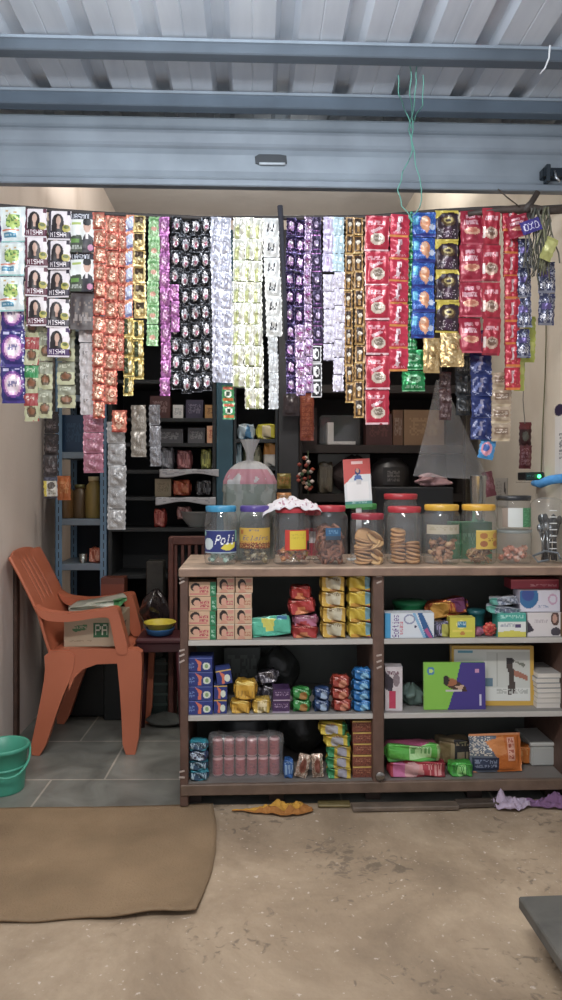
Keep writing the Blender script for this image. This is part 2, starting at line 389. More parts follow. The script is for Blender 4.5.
PAINT = pmat('blue_grey_paint', .42, .1, 12, .08, .22, 4, rnd=False)
bc = '#56626e'
def purlin(name, y, z0, z1, col):
    mb = MB(); mb.box(-1.9, 2.3, y, y+.035, z0, z1, col, .004); mb.box(-1.9, 2.3, y+.03, y+.05, z0, z0+.008, col); mb.box(-1.9, 2.3, y-.006, y+.002, z1-.014, z1-.004, '#8a98a5')
    return struct(mb.build(name, PAINT))
purlin('trim_1', 2.45, wz(281, 55, 2.45), ZR+.012, bc)
purlin('trim_2', 2.77, wz(281, 108, 2.77), ZR+.006, '#5a6a7a')
# -- rolled-up shutter: hood, slats, bottom bar, lock slot
SY = 2.80
def Z(py, Y=SY): return wz(281, py, Y)
sh = empty('rolling_shutter', (0, SY, Z(188)), 'blue-grey steel rolling shutter raised above the shop opening', 'shutter')
mb = MB(); mb.box(-1.75, 2.2, .05, .30, Z(112)-Z(188)-.075, Z(113)-Z(188), '#7f8a94', .006); mb.build('hood', PAINT, sh)
def slat(a, b, y, col, nm='slat'):
    mb = MB(); za, zb = Z(a)-Z(188), Z(b)-Z(188); h = za-zb; P = []
    sec = [(y+.02, zb), (y+.004, zb), (y-.004, zb+h*.12), (y-.001, zb+h*.3), (y-.001, zb+h*.8), (y+.004, za-.002), (y+.02, za)]
    for X in (-1.72, 2.18):
        P += [(X, p, q) for p, q in sec]
    n = len(sec); mb.add(P, [[k, k+1, n+k+1, n+k] for k in range(n-1)]+[[n-1, 0, n, 2*n-1], list(range(n)), [n+k for k in range(n)][::-1]], hx(col), False)
    return mb.build(nm, PAINT, sh)
slat(113, 127, .04, '#7f8b96'); slat(128, 147, .025, '#87929d'); slat(148, 181, .012, '#85919c', 'bottom_slat')
mb = MB(); mb.box(-1.72, 2.18, -.012, .03, 0, Z(181)-Z(188), '#7c8894', .004); mb.build('bottom_bar', PAINT, sh)
mb = MB(); a, b = wx(254, SY), wx(288, SY); za, zb = Z(154)-Z(188), Z(164)-Z(188)
mb.prism([(a+.006, zb+.004), (a+.02, zb), (b-.02, zb), (b-.004, zb+.006), (b-.006, za-.004), (b-.03, za), (a+.02, za), (a+.003, za-.01)], .004, .012, '#2c3238'); mb.box(a+.02, b-.01, -.002, .006, zb-.004, zb+.006, '#aab4bc', .002); mb.build('lock_slot', PAINT, sh)
mb = MB(); a = wx(540, SY); b = wx(562, SY)
mb.box(a, b, -.03, .01, Z(176)-Z(188), Z(166)-Z(188), '#39434c', .004); mb.box(a+.012, a+.03, -.035, 0, Z(181)-Z(188), Z(163)-Z(188), '#4a545d', .003); mb.tube([(a+.045, -.03, Z(170)-Z(188)), (a+.045, -.045, Z(178)-Z(188)), (a+.06, -.045, Z(182)-Z(188))], .005, 8, '#c9d0d6')
mb.build('latch', METAL, sh)
# wooden batten against the left wall
tag(MB().box(XL+.002, XL+.022, wx(20, 1)*0+3.62, 3.665, 0, wz(20, 555, 3.64), '#4a3228', .003).build('batten', WOOD), 'thin dark wooden batten standing against the left wall behind the orange chair', 'batten')
# ================================================================ LIGHT
def area(name, loc, rot, sx, sz, p, col):
    l = bpy.data.lights.new(name, 'AREA'); l.shape = 'RECTANGLE'; l.size = sx; l.size_y = sz; l.energy = p; l.color = col
    o = bpy.data.objects.new(name, l); C.objects.link(o); o.location = loc; o.rotation_euler = rot; return o
# tube light of the canopy, hung behind and above the viewer
area('tube_light', (-.15, 1.15, 2.42), (math.radians(82), 0, 0), 1.2, .05, 15, (.97, .98, 1))
area('tube_light_down', (-.15, 1.1, 2.40), (math.radians(10), 0, 0), 1.2, .05, 17, (1, .9, .79))
area('tube_light_up', (-.15, 1.1, 2.45), (math.radians(165), 0, 0), 1.2, .05, 22, (.8, .9, 1))
area('inner_tube', (.1, 4.3, 2.92), (math.radians(180), 0, 0), 1.2, .06, 62, (1, .95, .88))
area('inside_fill', (.15, 3.25, 2.75), (0, 0, 0), .25, .25, 9, (1, .93, .85))  # added overhead fill for the side walls, chair and counter; no known bulb
w = bpy.data.worlds.new('night'); bpy.context.scene.world = w; w.use_nodes = True
w.node_tree.nodes['Background'].inputs[0].default_value = (.66, .66, .70, 1); w.node_tree.nodes['Background'].inputs[1].default_value = .66
vs = bpy.context.scene.view_settings; vs.view_transform = 'Standard'; vs.look = 'None'; vs.exposure = .3; vs.gamma = 1
# ================================================================ THE ROD AND THE HANGING SACHETS
RODPX = [(-14, 204), (0, 205), (60, 210), (105, 213), (200, 217), (280, 217), (370, 216), (440, 210), (500, 207), (540, 207), (575, 205)]
RY = 2.77
def rody(px):
    for (a, b), (c, d) in zip(RODPX, RODPX[1:]):
        if a <= px <= c: return b+(d-b)*(px-a)/(c-a)
    return RODPX[-1][1]
def W3(px, py, Y): return (wx(px, Y), Y, wz(px, py, Y))
rod = MB().tube([W3(a, b+1, RY+.012) for a, b in RODPX], .009, 8, '#3b3634').build('hanging_rod', MATTE)
tag(rod, 'long dark sagging rod under the shutter carrying all the sachet strips', 'rod')
def i_white_green(s=0):
    m = Img(18, 22, '#dfeaea'); m.rect(.1, .06, .85, .3, '#e6efe9'); m.ell(.5, .42, .3, .2, '#b7d36b'); m.speck(.2, .25, .8, .6, '#5f8f4a', .3, s+1); m.speck(.1, .1, .8, .4, '#d9b06a', .12, s+2)
    m.rect(.08, .64, .75, .69, '#e3846a'); m.rect(.1, .74, .62, .86, '#4f93b5'); m.scrib(.14, .77, .58, .84, '#cfe4ee', 1, s); m.rect(0, .94, 1, 1, '#8fc8c4'); return m
def i_purple_round(s=0):
    m = Img(20, 26, '#2b2a78'); m.rect(.1, .02, .35, .1, '#c9c6ea'); m.rect(.62, .02, .8, .07, '#b9b2e0'); m.ell(.5, .48, .45, .36, '#7c3f9e'); m.ell(.5, .48, .37, .29, '#e9b6dc'); m.ell(.5, .48, .28, .22, '#f3e2ee')
    m.scrib(.3, .38, .7, .58, '#5d5a9a', 2, s); m.speck(.85, 0, 1, 1, '#c8cbe6', .35, 3); m.rect(0, .93, 1, 1, '#4a3c96'); return m
def i_hair(base, txt=True, s=0):
    m = Img(46, 50, '#e3dadd'); m.poly([(.0, .0), (.12, .0), (.1, .8), (0, .8)], base); m.ell(.42, .4, .27, .3, '#241e20'); m.poly([(.15, .4), (.69, .4), (.74, .85), (.1, .85)], '#241e20')
    m.ell(.45, .34, .11, .16, '#c9a28e'); m.rect(.4, .48, .5, .62, '#b98f7c'); m.ell(.8, .6, .18, .13, '#b9ad4c'); m.ell(.8, .56, .12, .06, '#5f6b2d'); m.rect(.82, .0, .98, .14, base)
    m.rect(0, .72, 1, .95, base); m.text('NISHA', .08, .74, .8, .9, '#eee6ea'); m.rect(0, .95, 1, 1, '#cfc6ca'); return m
def i_man(s=0):
    m = Img(46, 50, '#dfe3df'); m.rect(0, 0, 1, .16, '#23232f'); m.text('VASMOL', .05, .02, .88, .15, '#d8dce6', 0); m.rect(.06, .24, .46, .3, '#a7bd5a'); m.ell(.72, .34, .15, .17, '#c49b86'); m.ell(.71, .23, .17, .1, '#1c1a1c')
    m.poly([(.45, 1), (.55, .62), (.7, .5), (.95, .62), (1, .8), (1, 1)], '#24222b'); m.poly([(0, .6), (.45, .55), (.55, .75), (.5, 1), (0, 1)], '#3a4433'); m.rect(.66, .5, .76, .66, '#d9d3d3'); m.rect(.05, .66, .4, .76, '#5f8f3a')
    m.ell(.86, .88, .12, .08, '#c67da0'); m.scrib(.05, .82, .5, .96, '#cfd4cf', 1, s); return m
def i_dark(c='#3a2f30', d='#6b5a50', s=0):
    m = Img(16, 18, c); m.speck(.1, .1, .9, .9, d, .25, s); m.scrib(.15, .6, .85, .8, mixc(d, '#ffffff', .3), 1, s); return m
def i_orange(s=0):
    m = Img(12, 15, '#b85644'); m.rect(.12, .1, .88, .9, '#cf7f66'); m.ell(.5, .5, .3, .34, '#e8bda0'); m.scrib(.2, .3, .8, .7, '#9a3420', 2, s, .5); m.rect(0, .93, 1, 1, '#8e2f22'); return m
def i_slant(s=0):
    m = Img(12, 16, '#e08a66'); m.poly([(.0, .25), (.95, .02), (.9, .85), (0, .98)], '#c8d2ee'); m.poly([(0, .82), (.9, .7), (.9, .85), (0, .98)], '#7d84b5'); return m
def i_gold(s=0):
    m = Img(12, 15, '#cdae68'); m.rect(.2, .05, .8, .45, '#4a3a28'); m.ell(.5, .62, .25, .2, '#f1dfa0'); m.scrib(.2, .7, .8, .9, '#8e6b2c', 1, s); m.rect(.9, 0, 1, 1, '#e0cc90'); return m
def i_gold2(s=0):
    m = Img(14, 15, '#b99b4a'); m.rect(.1, .1, .5, .9, '#3f4a30'); m.ell(.68, .5, .22, .3, '#ead9a0'); m.rect(0, .92, 1, 1, '#e9d98a'); return m
def i_green(s=0):
    m = Img(12, 18, '#86b87a'); m.speck(.05, .05, .95, .95, '#b9d8ac', .35, s); m.ell(.5, .6, .25, .12, '#d7a08a'); m.rect(.1, .1, .9, .2, '#5f9a58'); return m
def i_magenta(s=0):
    m = Img(10, 15, '#b065a4'); m.ell(.5, .5, .3, .28, '#e3a9d3'); m.speck(.1, .1, .9, .9, '#8d3a86', .2, s); m.rect(0, .92, 1, 1, '#7a2f74'); return m
def i_black(s=0):
    m = Img(14, 18, '#1f2024'); m.ell(.5, .46, .3, .34, '#e9e4e6'); m.ell(.58, .58, .16, .14, '#c9788c'); m.speck(.05, .05, .95, .95, '#8c8f96', .16, s+5); m.rect(0, .94, 1, 1, '#55565c'); return m
def i_lilac(s=0):
    m = Img(14, 18, '#d9daea'); m.scrib(.2, .25, .8, .45, '#6b6f85', 1, s, .5); m.poly([(.5, .5), (.7, .5), (.3, .85), (.2, .8)], '#a9aec6'); m.rect(0, .93, 1, 1, '#b9bccf'); return m
def i_pearl(s=0):
    m = Img(16, 20, '#eeeedd'); m.poly([(.1, .5), (.5, .3), (.5, .95), (.1, .95)], '#d6dd9a'); m.poly([(.6, .2), (.95, .55), (.95, .95), (.62, .95)], '#f6f5ea'); m.scrib(.3, .45, .7, .6, '#8a8a5a', 1, s, .45); m.rect(0, .94, 1, 1, '#7f8a5f'); return m
def i_w(s=0):
    m = Img(22, 24, '#e3e5e2'); m.text('W', .22, .3, .62, .72, '#33343a', .08); m.rect(0, .95, 1, 1, '#c3c8c4'); m.scrib(.25, .78, .75, .86, '#a5aaa8', 1, s); return m
def i_heart(s=0):
    m = Img(14, 18, '#352b52'); m.ell(.5, .5, .3, .26, '#dcb4de'); m.ell(.5, .42, .16, .12, '#f6ecf6'); m.speck(.05, .05, .95, .95, '#a86fb4', .16, s); m.rect(0, .94, 1, 1, '#6a5a8c'); return m
def i_heart2(s=0):
    m = Img(14, 18, '#cfaed6'); m.poly([(.1, .4), (.9, .4), (.5, .85)], '#a84f9a'); m.speck(.05, .05, .95, .95, '#f1e6f4', .25, s); m.rect(0, .93, 1, 1, '#5b4878'); return m
def i_darkp(s=0):
    m = Img(11, 17, '#3b3150'); m.ell(.5, .4, .22, .18, '#b9a6c9'); m.rect(.2, .68, .8, .76, '#8f5aa0'); m.rect(0, .93, 1, 1, '#9f5fa6'); return m
def i_bwlogo(s=0):
    m = Img(14, 18, '#e7e7e9'); m.rect(.1, .08, .9, .92, '#1f1f24'); m.ell(.52, .5, .28, .32, '#eeeeee'); m.ell(.6, .5, .14, .18, '#25252a'); m.rect(.25, .25, .4, .7, '#eeeeee'); return m
def i_lav(s=0):
    m = Img(10, 22, '#c9bfe0'); m.rect(.2, .12, .8, .85, '#e0d6ee'); m.rect(.4, .2, .6, .75, '#b79ccb'); m.rect(0, .95, 1, 1, '#5b5570'); return m
def i_paleblue(s=0):
    m = Img(12, 22, '#b5d3e0'); m.rect(.12, .15, .88, .8, '#c5e0e8'); m.scrib(.2, .4, .8, .6, '#86aabb', 2, s, .4); m.rect(0, .94, 1, 1, '#3f4a55'); return m
def i_lav2(s=0):
    m = Img(13, 19, '#d9d3e8'); m.rect(.15, .1, .85, .9, '#e9e5f2'); m.scrib(.25, .3, .75, .7, '#a79cc4', 3, s, .4); m.rect(0, .94, 1, 1, '#4a4758'); return m
def i_brown(s=0):
    m = Img(11, 18, '#a5793c'); m.rect(.2, .08, .8, .9, '#3c2a20'); m.ell(.5, .4, .2, .14, '#e8ddc8'); m.rect(.4, .5, .6, .85, '#b98a4a'); m.rect(0, .94, 1, 1, '#d7b063'); return m
def i_red(s=0):
    m = Img(26, 34, '#c4213a'); m.scrib(.12, .16, .82, .3, '#f3c9cf', 1, 4, .8); m.poly([(.2, .44), (.6, .3), (.75, .34), (.3, .52)], '#e8b3bb'); m.ell(.52, .66, .3, .17, '#d9c7b4'); m.ell(.55, .64, .2, .1, '#8d7d6c'); m.scrib(.35, .6, .75, .7, '#e9dfd2', 1, 6, .5)
    m.rect(0, 0, .05, 1, '#d99a8c'); m.rect(0, .95, 1, 1, '#e4bcc0'); m.rect(0, 0, 1, .04, '#a31830'); return m
def i_redsm(s=0):
    m = Img(18, 20, '#cf2644'); m.poly([(.3, .75), (.4, .1), (.62, .12), (.5, .8)], '#e6c7cf'); m.poly([(.44, .6), (.5, .2), (.58, .2), (.54, .6)], '#8c3348'); m.scrib(.1, .74, .85, .86, '#f0a9b6', 1, s, .6); m.rect(0, .92, 1, 1, '#e08a3c'); return m
def i_redseam(s=0):
    m = Img(16, 20, '#c21f34'); m.poly([(.4, .7), (.45, .15), (.6, .15), (.58, .7)], '#d8b3b6'); m.scrib(.15, .7, .85, .82, '#e79a6a', 1, s, .5); m.rect(0, .9, 1, 1, '#e0792e'); m.rect(0, .0, .06, 1, '#8f1524'); return m
def i_greenpk(s=0):
    m = Img(16, 20, '#1f8a48'); m.ell(.5, .4, .3, .22, '#8fd3a0'); m.ell(.5, .42, .16, .12, '#2a6a3c'); m.scrib(.15, .7, .85, .88, '#bfe3c4', 1, s, .6); m.rect(0, .93, 1, 1, '#7fc48f'); return m
def i_greenlong(s=0):
    m = Img(14, 24, '#3e9c5e'); m.rect(.1, .1, .9, .24, '#d8664a'); m.ell(.5, .5, .32, .2, '#e6efd9'); m.ell(.5, .5, .18, .14, '#2a4a35'); m.rect(.1, .76, .9, .92, '#dd7a3c'); return m
def i_blue(s=0):
    m = Img(24, 28, '#2a55b8'); m.speck(0, 0, 1, 1, '#3f86d8', .2, 3); m.ell(.55, .45, .22, .3, '#e08a5c'); m.ell(.5, .3, .13, .14, '#f0c0a0'); m.poly([(.3, .5), (.5, .4), (.75, .7), (.6, .85)], '#e9a47a'); m.rect(.0, .86, 1, 1, '#27348f'); m.ell(.85, .6, .13, .12, '#c9d6ee'); m.rect(.05, .15, .25, .5, '#4fb0dd'); return m
def i_brownyel(s=0):
    m = Img(26, 32, '#2c1624'); m.poly([(0, 0), (1, 0), (1, .12), (.75, .06), (.3, .1), (0, .3)], '#cdb63c'); m.ell(.55, .36, .32, .17, '#5c4428'); m.ell(.55, .33, .22, .1, '#c4b06a'); m.ell(.55, .33, .12, .05, '#3c2a28')
    m.poly([(.4, .55), (.7, .55), (.75, .9), (.35, .9)], '#4a2a44'); m.speck(.1, .6, .9, .9, '#b9a8b0', .14, 3); m.rect(0, .94, 1, 1, '#c9b03a'); return m
def i_maroon(s=0):
    m = Img(28, 36, '#a81c36'); m.scrib(.24, .14, .66, .28, '#e9c9d0', 1, 3, .9); m.scrib(.16, .3, .8, .48, '#f1d9dd', 1, 8, .85); m.ell(.84, .16, .09, .06, '#e0808c'); m.ell(.52, .62, .34, .1, '#d79a7a'); m.ell(.52, .6, .22, .06, '#c26a52'); m.rect(0, .95, 1, 1, '#c64a5c'); return m
def i_redprod(s=0):
    m = Img(22, 34, '#b71f34'); m.scrib(.12, .22, .88, .34, '#efccd0', 1, 2, .85); m.ell(.5, .66, .36, .16, '#c9a48e'); m.ell(.5, .64, .24, .1, '#7f5a48'); m.scrib(.3, .58, .7, .68, '#eadccc', 1, 4); m.rect(.04, .5, .16, .8, '#e9d5cd'); m.rect(0, .95, 1, 1, '#8d1626'); return m
def i_silver(s=0):
    m = Img(18, 26, '#3f4468'); m.speck(0, 0, 1, 1, '#a6aabc', .3, 2); m.rect(.15, .3, .7, .5, '#6d5f9e'); m.speck(.1, .6, .9, .85, '#dfe0ea', .4, 5); m.rect(0, .94, 1, 1, '#8d90a0'); return m
def i_goldplain(s=0):
    m = Img(18, 20, '#caa66a'); m.speck(.1, .1, .9, .9, '#e2c48c', .3, 4); m.scrib(.3, .4, .75, .6, '#8a6a38', 2, 4, .4); return m
def i_herb(c, s=0):
    m = Img(18, 20, '#b3b48c'); m.rect(0, 0, 1, .45, c); m.ell(.5, .66, .36, .2, '#5a4a34'); m.ell(.5, .64, .26, .12, '#8c5a3c'); m.scrib(.1, .12, .7, .3, '#d9dcc4', 1, s, .5); return m
def i_clearp(c='#8e8c8a', s=0):
    m = Img(18, 20, c); m.speck(.1, .1, .9, .9, mixc(c, '#ffffff', .2), .3, s); m.scrib(.3, .35, .6, .55, mixc(c, '#000000', .4), 1, s, .4); return m
def i_navy(s=0):
    m = Img(16, 22, '#1d2c6c'); m.poly([(.45, .2), (.6, .2), (.5, .8), (.38, .8)], '#8d8aa8'); m.poly([(.1, .7), (.4, .35), (.5, .45), (.2, .85)], '#6d7ab8'); m.speck(0, .8, 1, 1, '#9aa3cc', .25, 2); return m
def i_tan(s=0):
    m = Img(16, 20, '#b09a80'); m.rect(.15, .2, .85, .6, '#8a705a'); m.scrib(.2, .3, .8, .5, '#ddd0c0', 2, s, .6); m.rect(0, .85, 1, 1, '#cdb896'); return m
nstrip = [0]
def strip(label, cat, grp, x0, x1, yb, rows, imgs, mat=GLOSSP, Y=RY, yt=None, cols=1, b=.008, skew=0, tilt=.085, name='sachet_strip', seal=.09, cw=None, last=None, crink=.0022, piece='sachet'):
    """imgs: list of rasters, picked per column (or a function of row, column); rows go down from the rod"""
    nstrip[0] += 1; rn = random.Random(nstrip[0]*13)
    yt = yt if yt is not None else rody((x0+x1)/2)+1
    Xa, Xb = wx(x0, Y), wx(x1, Y); zt = wz((x0+x1)/2, yt, Y); zb = wz((x0+x1)/2, yb, Y)
    root = empty(name, ((Xa+Xb)/2, Y, zt), label, cat, grp); W = Xb-Xa; Hh = (zt-zb)/rows
    cwid = cw or [1/cols]*cols; proto = {}; xacc = 0
    for c in range(cols):
        w = cwid[c]*W; ph_ = rn.uniform(-.16, .16) if cols > 1 else 0
        for r in range(rows):
            if last and (r, c) in last: continue
            im = imgs(r, c) if callable(imgs) else imgs[c % len(imgs)]
            key = (id(im), c, r % 2)
            if key not in proto:
                proto[key] = sachet_mb(w*.99, Hh*.995, im, b, seal, seed=nstrip[0]*7+c*3+r, crink=crink)
                o = proto[key].build(piece, mat, root); proto[key] = o
            else:
                o = proto[key].copy(); C.objects.link(o)
            cx = -W/2+xacc+w/2+skew*((r+.5)/rows)*W+.0035*math.sin(nstrip[0]*2.1+r*.55+c*.4)
            o.location = (cx+rn.uniform(-.0012, .0012), rn.uniform(-.002, .002), -(r+.5+ph_+rn.uniform(-.02, .02))*Hh)
            o.rotation_euler = (rn.uniform(-tilt, tilt)*1.6, rn.uniform(-.02, .02)-skew*.0, rn.uniform(-tilt, tilt)*1.3)
        xacc += w
    return root
G = 'strips of small sachets hanging from the rod'
S = strip
IM = dict(wg=i_white_green(), pr=i_purple_round(), h1=i_hair('#5c1b34'), h2=i_hair('#2b2234'), h3=i_hair('#43265e'), man=i_man(), dk=i_dark(), dk2=i_dark('#2c2526', '#4f4344', 2), org=i_orange(), sl=i_slant(), go=i_gold(), go2=i_gold2(), gr=i_green(), mg=i_magenta(), bk=i_black(), bk2=i_black(9), li=i_lilac(), pe=i_pearl(), pe2=i_pearl(7), w=i_w(), he=i_heart(), he2=i_heart2(), dp=i_darkp(), bw=i_bwlogo(), lv=i_lav(), pb=i_paleblue(), lv2=i_lav2(), br=i_brown(), rd=i_red(), rs=i_redsm(), rseam=i_redseam(), gp=i_greenpk(), gl=i_greenlong(), bl=i_blue(), by=i_brownyel(), mr=i_maroon(), rp=i_redprod(), si=i_silver(), gpl=i_goldplain(), hr=i_herb('#a33a3a'), hg=i_herb('#2f8a4a', 3), hw=i_herb('#8c8f78', 5), cp=i_clearp(), cpk=i_clearp('#9a5a6c', 3), nv=i_navy(), tn=i_tan(), lime=Img(12, 16, '#b6c04a').rect(.1, .1, .9, .5, '#cfd36a'))
I = IM
S('white and pale green soap sachets at the far left end of the rod', 'sachet strip', G, 0, 26, 311, 3, [I['wg']], GLOSSP, RY, skew=-.08)
S('royal blue and purple sachets with pink discs below the white strip at far left', 'sachet strip', G, 1, 25, 404, 5, [I['pr']], GLOSSP, RY+.03, yt=222)
S('maroon banded hair colour sachets showing a long-haired woman', 'sachet strip', G, 25, 47, 326, 4, [I['h1']], CARD, RY-.002, b=.005, crink=.0008)
S('dark violet banded hair colour sachets showing a long-haired woman, five deep', 'sachet strip', G, 47.5, 70, 357, 5, lambda r, c: I['h3'] if r == 4 else I['h2'], CARD, RY-.002, b=.005, crink=.0008)
S('sachets showing a dark-haired man beside white and olive panels', 'sachet strip', G, 71, 95, 331, 3, lambda r, c: I['man'] if r < 2 else I['dk'], CARD, RY, b=.004, crink=.0008)
S('herbal sachets with red and green bands behind the hair colour strips', 'sachet strip', G, 24, 53, 419, 7, lambda r, c: [I['hr'], I['hg']][(r+c) % 2] if c == 0 else I['hw'], CARD, RY+.04, yt=222, cols=2, b=.006)
S('olive grey herbal sachets ending below the violet hair colour strip', 'sachet strip', G, 58, 76, 408, 8, [I['hw']], CARD, RY+.045, yt=222, b=.006)
S('dim white and grey sachets hanging behind the orange foil strip', 'sachet strip', G, 79, 93, 415, 8, [i_clearp('#b4adad', 8)], CARD, RY+.03, yt=222, b=.006)
S('coppery orange foil sachets in a wide sheet, longest of the orange strips', 'sachet strip', G, 93, 125, 420, 12, [I['org']], FOIL, RY-.004, cols=3, cw=[.37, .4, .23], last={(r, 2) for r in (9, 10, 11)} | {(11, 1)}, seal=.12)
S('narrow sachets with slanting pale blue labels beside the orange foil', 'sachet strip', G, 125, 133.5, 318, 6, [I['sl']], GLOSSP, RY, b=.005)
S('narrow gold sachets with dark labels left of the green strip', 'sachet strip', G, 133.5, 146, 318, 6, [I['go']], FOIL, RY-.002, b=.006)
S('gold and olive sachets in two columns under the narrow gold strip', 'sachet strip', G, 122.5, 143, 396, 4, [I['go2']], FOIL, RY+.004, yt=318, cols=2, last={(3, 1)}, b=.006)
S('light green narrow sachets between gold and magenta strips', 'sachet strip', G, 148, 159.5, 346, 6, [I['gr']], GLOSSP, RY, b=.006)
S('magenta pink narrow sachets right of the light green strip', 'sachet strip', G, 160, 170, 396, 10, [I['mg']], FOIL, RY-.002, b=.006)
S('short pink sachets tucked beside the magenta strip', 'sachet strip', G, 170, 178.5, 332, 3, [I['mg']], FOIL, RY-.03, yt=285, b=.005)
S('black foil sachets with white and pink figures in a wide four-column sheet', 'sachet strip', G, 170.5, 211, 391, 10, [I['bk'], I['bk2']], FOILS, RY, cols=4, seal=.1, b=.008)
S('silvery lilac white sachets in two columns next to the black sheet', 'sachet strip', G, 211.5, 232, 384, 9, [I['li']], FOIL, RY-.002, cols=2, b=.006)
S('green and orange sachet hanging low under the silvery lilac strip', 'sachet strip', G, 222, 234, 419, 2, [I['gl']], GLOSSP, RY+.035, yt=385, b=.006)
S('pearl white and yellow-green foil sachets in a wide pale sheet', 'sachet strip', G, 233, 263, 409, 9, [I['pe'], I['pe2'], I['pe']], FOIL, RY-.004, cols=3, cw=[.38, .32, .3], last={(8, 0)}, seal=.11, b=.008)
S('white sachets each with a black W mark', 'sachet strip', G, 264, 280, 336, 6, [I['w']], GLOSSP, RY, b=.006, skew=.12)
S('plain white narrow sachets hanging below the W strip', 'sachet strip', G, 268, 277.5, 409, 4, [i_clearp('#cfd4d6', 4)], GLOSSP, RY+.012, yt=336, b=.005)
S('dark purple and pink foil sachets with pale hearts, right of the black strap', 'sachet strip', G, 286, 312, 394, 10, lambda r, c: I['he2'] if (c == 2 or (c == 1 and r > 5)) else I['he'], FOILS, RY-.003, cols=3, cw=[.36, .36, .28], seal=.11)
S('very narrow dark purple sachets beside the heart sheet', 'sachet strip', G, 312.5, 322, 345, 7, [I['dp']], FOIL, RY+.004, b=.005)
S('white sachets with black square logos at the foot of the narrow purple strip', 'sachet strip', G, 310.5, 321, 397, 3, [I['bw']], CARD, RY-.001, yt=346, b=.004, crink=.0006)
S('lavender narrow sachets left of the pale blue ones', 'sachet strip', G, 322.5, 333, 272, 3, [I['lv']], GLOSSP, RY, b=.005)
S('pale blue square sachets hanging high between lavender and brown strips', 'sachet strip', G, 333.5, 345, 272, 3, [I['pb']], GLOSSP, RY-.002, b=.005)
S('pale lavender sachets in two columns below the lavender and pale blue ones', 'sachet strip', G, 323, 344, 393, 7, [I['lv2']], GLOSSP, RY, yt=273, cols=2, last={(5, 0), (6, 0)}, b=.006)
S('narrow golden brown sachets, shorter of the two brown strips', 'sachet strip', G, 345, 353.5, 403, 10, [I['br']], GLOSSP, RY, b=.005)
S('narrow golden brown sachets, longer of the two brown strips beside the big red sachets', 'sachet strip', G, 354, 364, 418, 11, [I['br']], GLOSSP, RY-.002, b=.005)
S('large red sachets with white script, longest red strip in the middle', 'sachet strip', G, 364.5, 389, 424, 6, [I['rd']], GLOSSP, RY-.004, b=.009)
S('red sachets with thin orange seams next to the green strip', 'sachet strip', G, 389.5, 409, 371, 7, [I['rs']], GLOSSP, RY, b=.008)
S('narrow green foil sachets half hidden between red and blue strips', 'sachet strip', G, 405, 416, 350, 6, [I['gp']], FOIL, RY+.02, b=.006)
S('wide green sachets at the bottom below the blue strip', 'sachet strip', G, 401, 424, 391, 2, [I['gp']], FOIL, RY+.012, yt=350, b=.008)
S('blue sachets with an orange figure', 'sachet strip', G, 412, 435, 338, 5, [I['bl']], GLOSSP, RY-.002, b=.009)
S('dark brown sachets with yellow wavy tops', 'sachet strip', G, 436, 459, 333, 4, [I['by']], GLOSSP, RY-.002, b=.009)
S('plain gold sachets, a pair side by side under the brown and yellow strip', 'sachet strip', G, 423, 463, 368, 1, [I['gpl']], FOILS, RY-.006, yt=333, cols=2, cw=[.42, .58], b=.009)
S('dark red sachets with two lines of pale script above an orange oval', 'sachet strip', G, 459.5, 482, 354, 4, [I['mr']], GLOSSP, RY, b=.009)
S('red sachets with a brown oval, between the script sachets and the orange-seamed ones', 'sachet strip', G, 482.5, 501, 356, 4, [I['rp']], GLOSSP, RY-.003, b=.008)
S('red sachets with orange seams near the right end, reaching lowest there', 'sachet strip', G, 501.5, 517, 390, 8, [I['rseam']], GLOSSP, RY, b=.007, skew=.25)
S('blue and silver foil sachets at the right end of the rod', 'sachet strip', G, 517, 531, 358, 4, [I['si']], FOIL, RY-.004, yt=238, b=.008)
S('violet and silver foil sachets hanging beside the tangled twine', 'sachet strip', G, 539, 556, 325, 2, [I['si']], FOIL, RY+.02, yt=262, b=.009)
S('navy blue sachets in a dim strip behind the red ones', 'sachet strip', G, 470, 491, 440, 5, [I['nv']], GLOSSP, RY+.06, yt=330, b=.008)
S('tan sachets in a short strip near the right wall', 'sachet strip', G, 492, 511, 441, 4, [I['tn']], GLOSSP, RY+.05, yt=372, b=.008)
S('two pink pouches hanging under the orange foil sachets', 'pouch strip', 'pouch strips hanging low on the left', 84, 104, 473, 3, [I['cpk']], GLOSSP, RY+.04, yt=412, b=.012)
S('dim white pouches in a long strip before the blue rack', 'pouch strip', 'pouch strips hanging low on the left', 107, 125, 530, 5, [I['cp']], GLOSSP, RY+.05, yt=422, b=.014)
S('red foil sachet hanging right under the orange strip', 'sachet strip', G, 111, 126, 432, 1, [i_orange(5)], FOIL, RY+.02, yt=410, b=.008)
S('dim cream pouches hanging before the dark shelf, left pair', 'pouch strip', 'pouch strips hanging low on the left', 132, 147, 457, 2, [i_clearp('#8f887c', 2)], GLOSSP, RY+.15, yt=405, b=.012)
S('dim grey pouches hanging before the dark shelf, right pair', 'pouch strip', 'pouch strips hanging low on the left', 149, 160, 466, 3, [i_clearp('#77777c', 6)], GLOSSP, RY+.17, yt=405, b=.012)
IMY = Img(18, 22, '#b7b2a6').rect(0, 0, 1, .18, '#3a3c4c').poly([(0, .2), (.3, .2), (.2, .9), (0, .9)], '#cdb944').ell(.6, .4, .28, .16, '#4a4038').scrib(.3, .6, .9, .85, '#6d675c', 2, 3).rect(0, .93, 1, 1, '#2a2430')
S('dim pouches with a yellow and white one lowest, near the left wall', 'pouch strip', 'pouch strips hanging low on the left', 44, 58, 498, 4, lambda r, c: IMY if r == 3 else I['dk2'], CARD, RY+.3, yt=412, b=.01)
S('lime green pouches hanging at the right end behind the red sachets', 'pouch strip', 'lime pouches at the right end', 525, 537, 362, 2, [I['lime']], GLOSSP, RY+.06, yt=316, b=.007, skew=-.1)
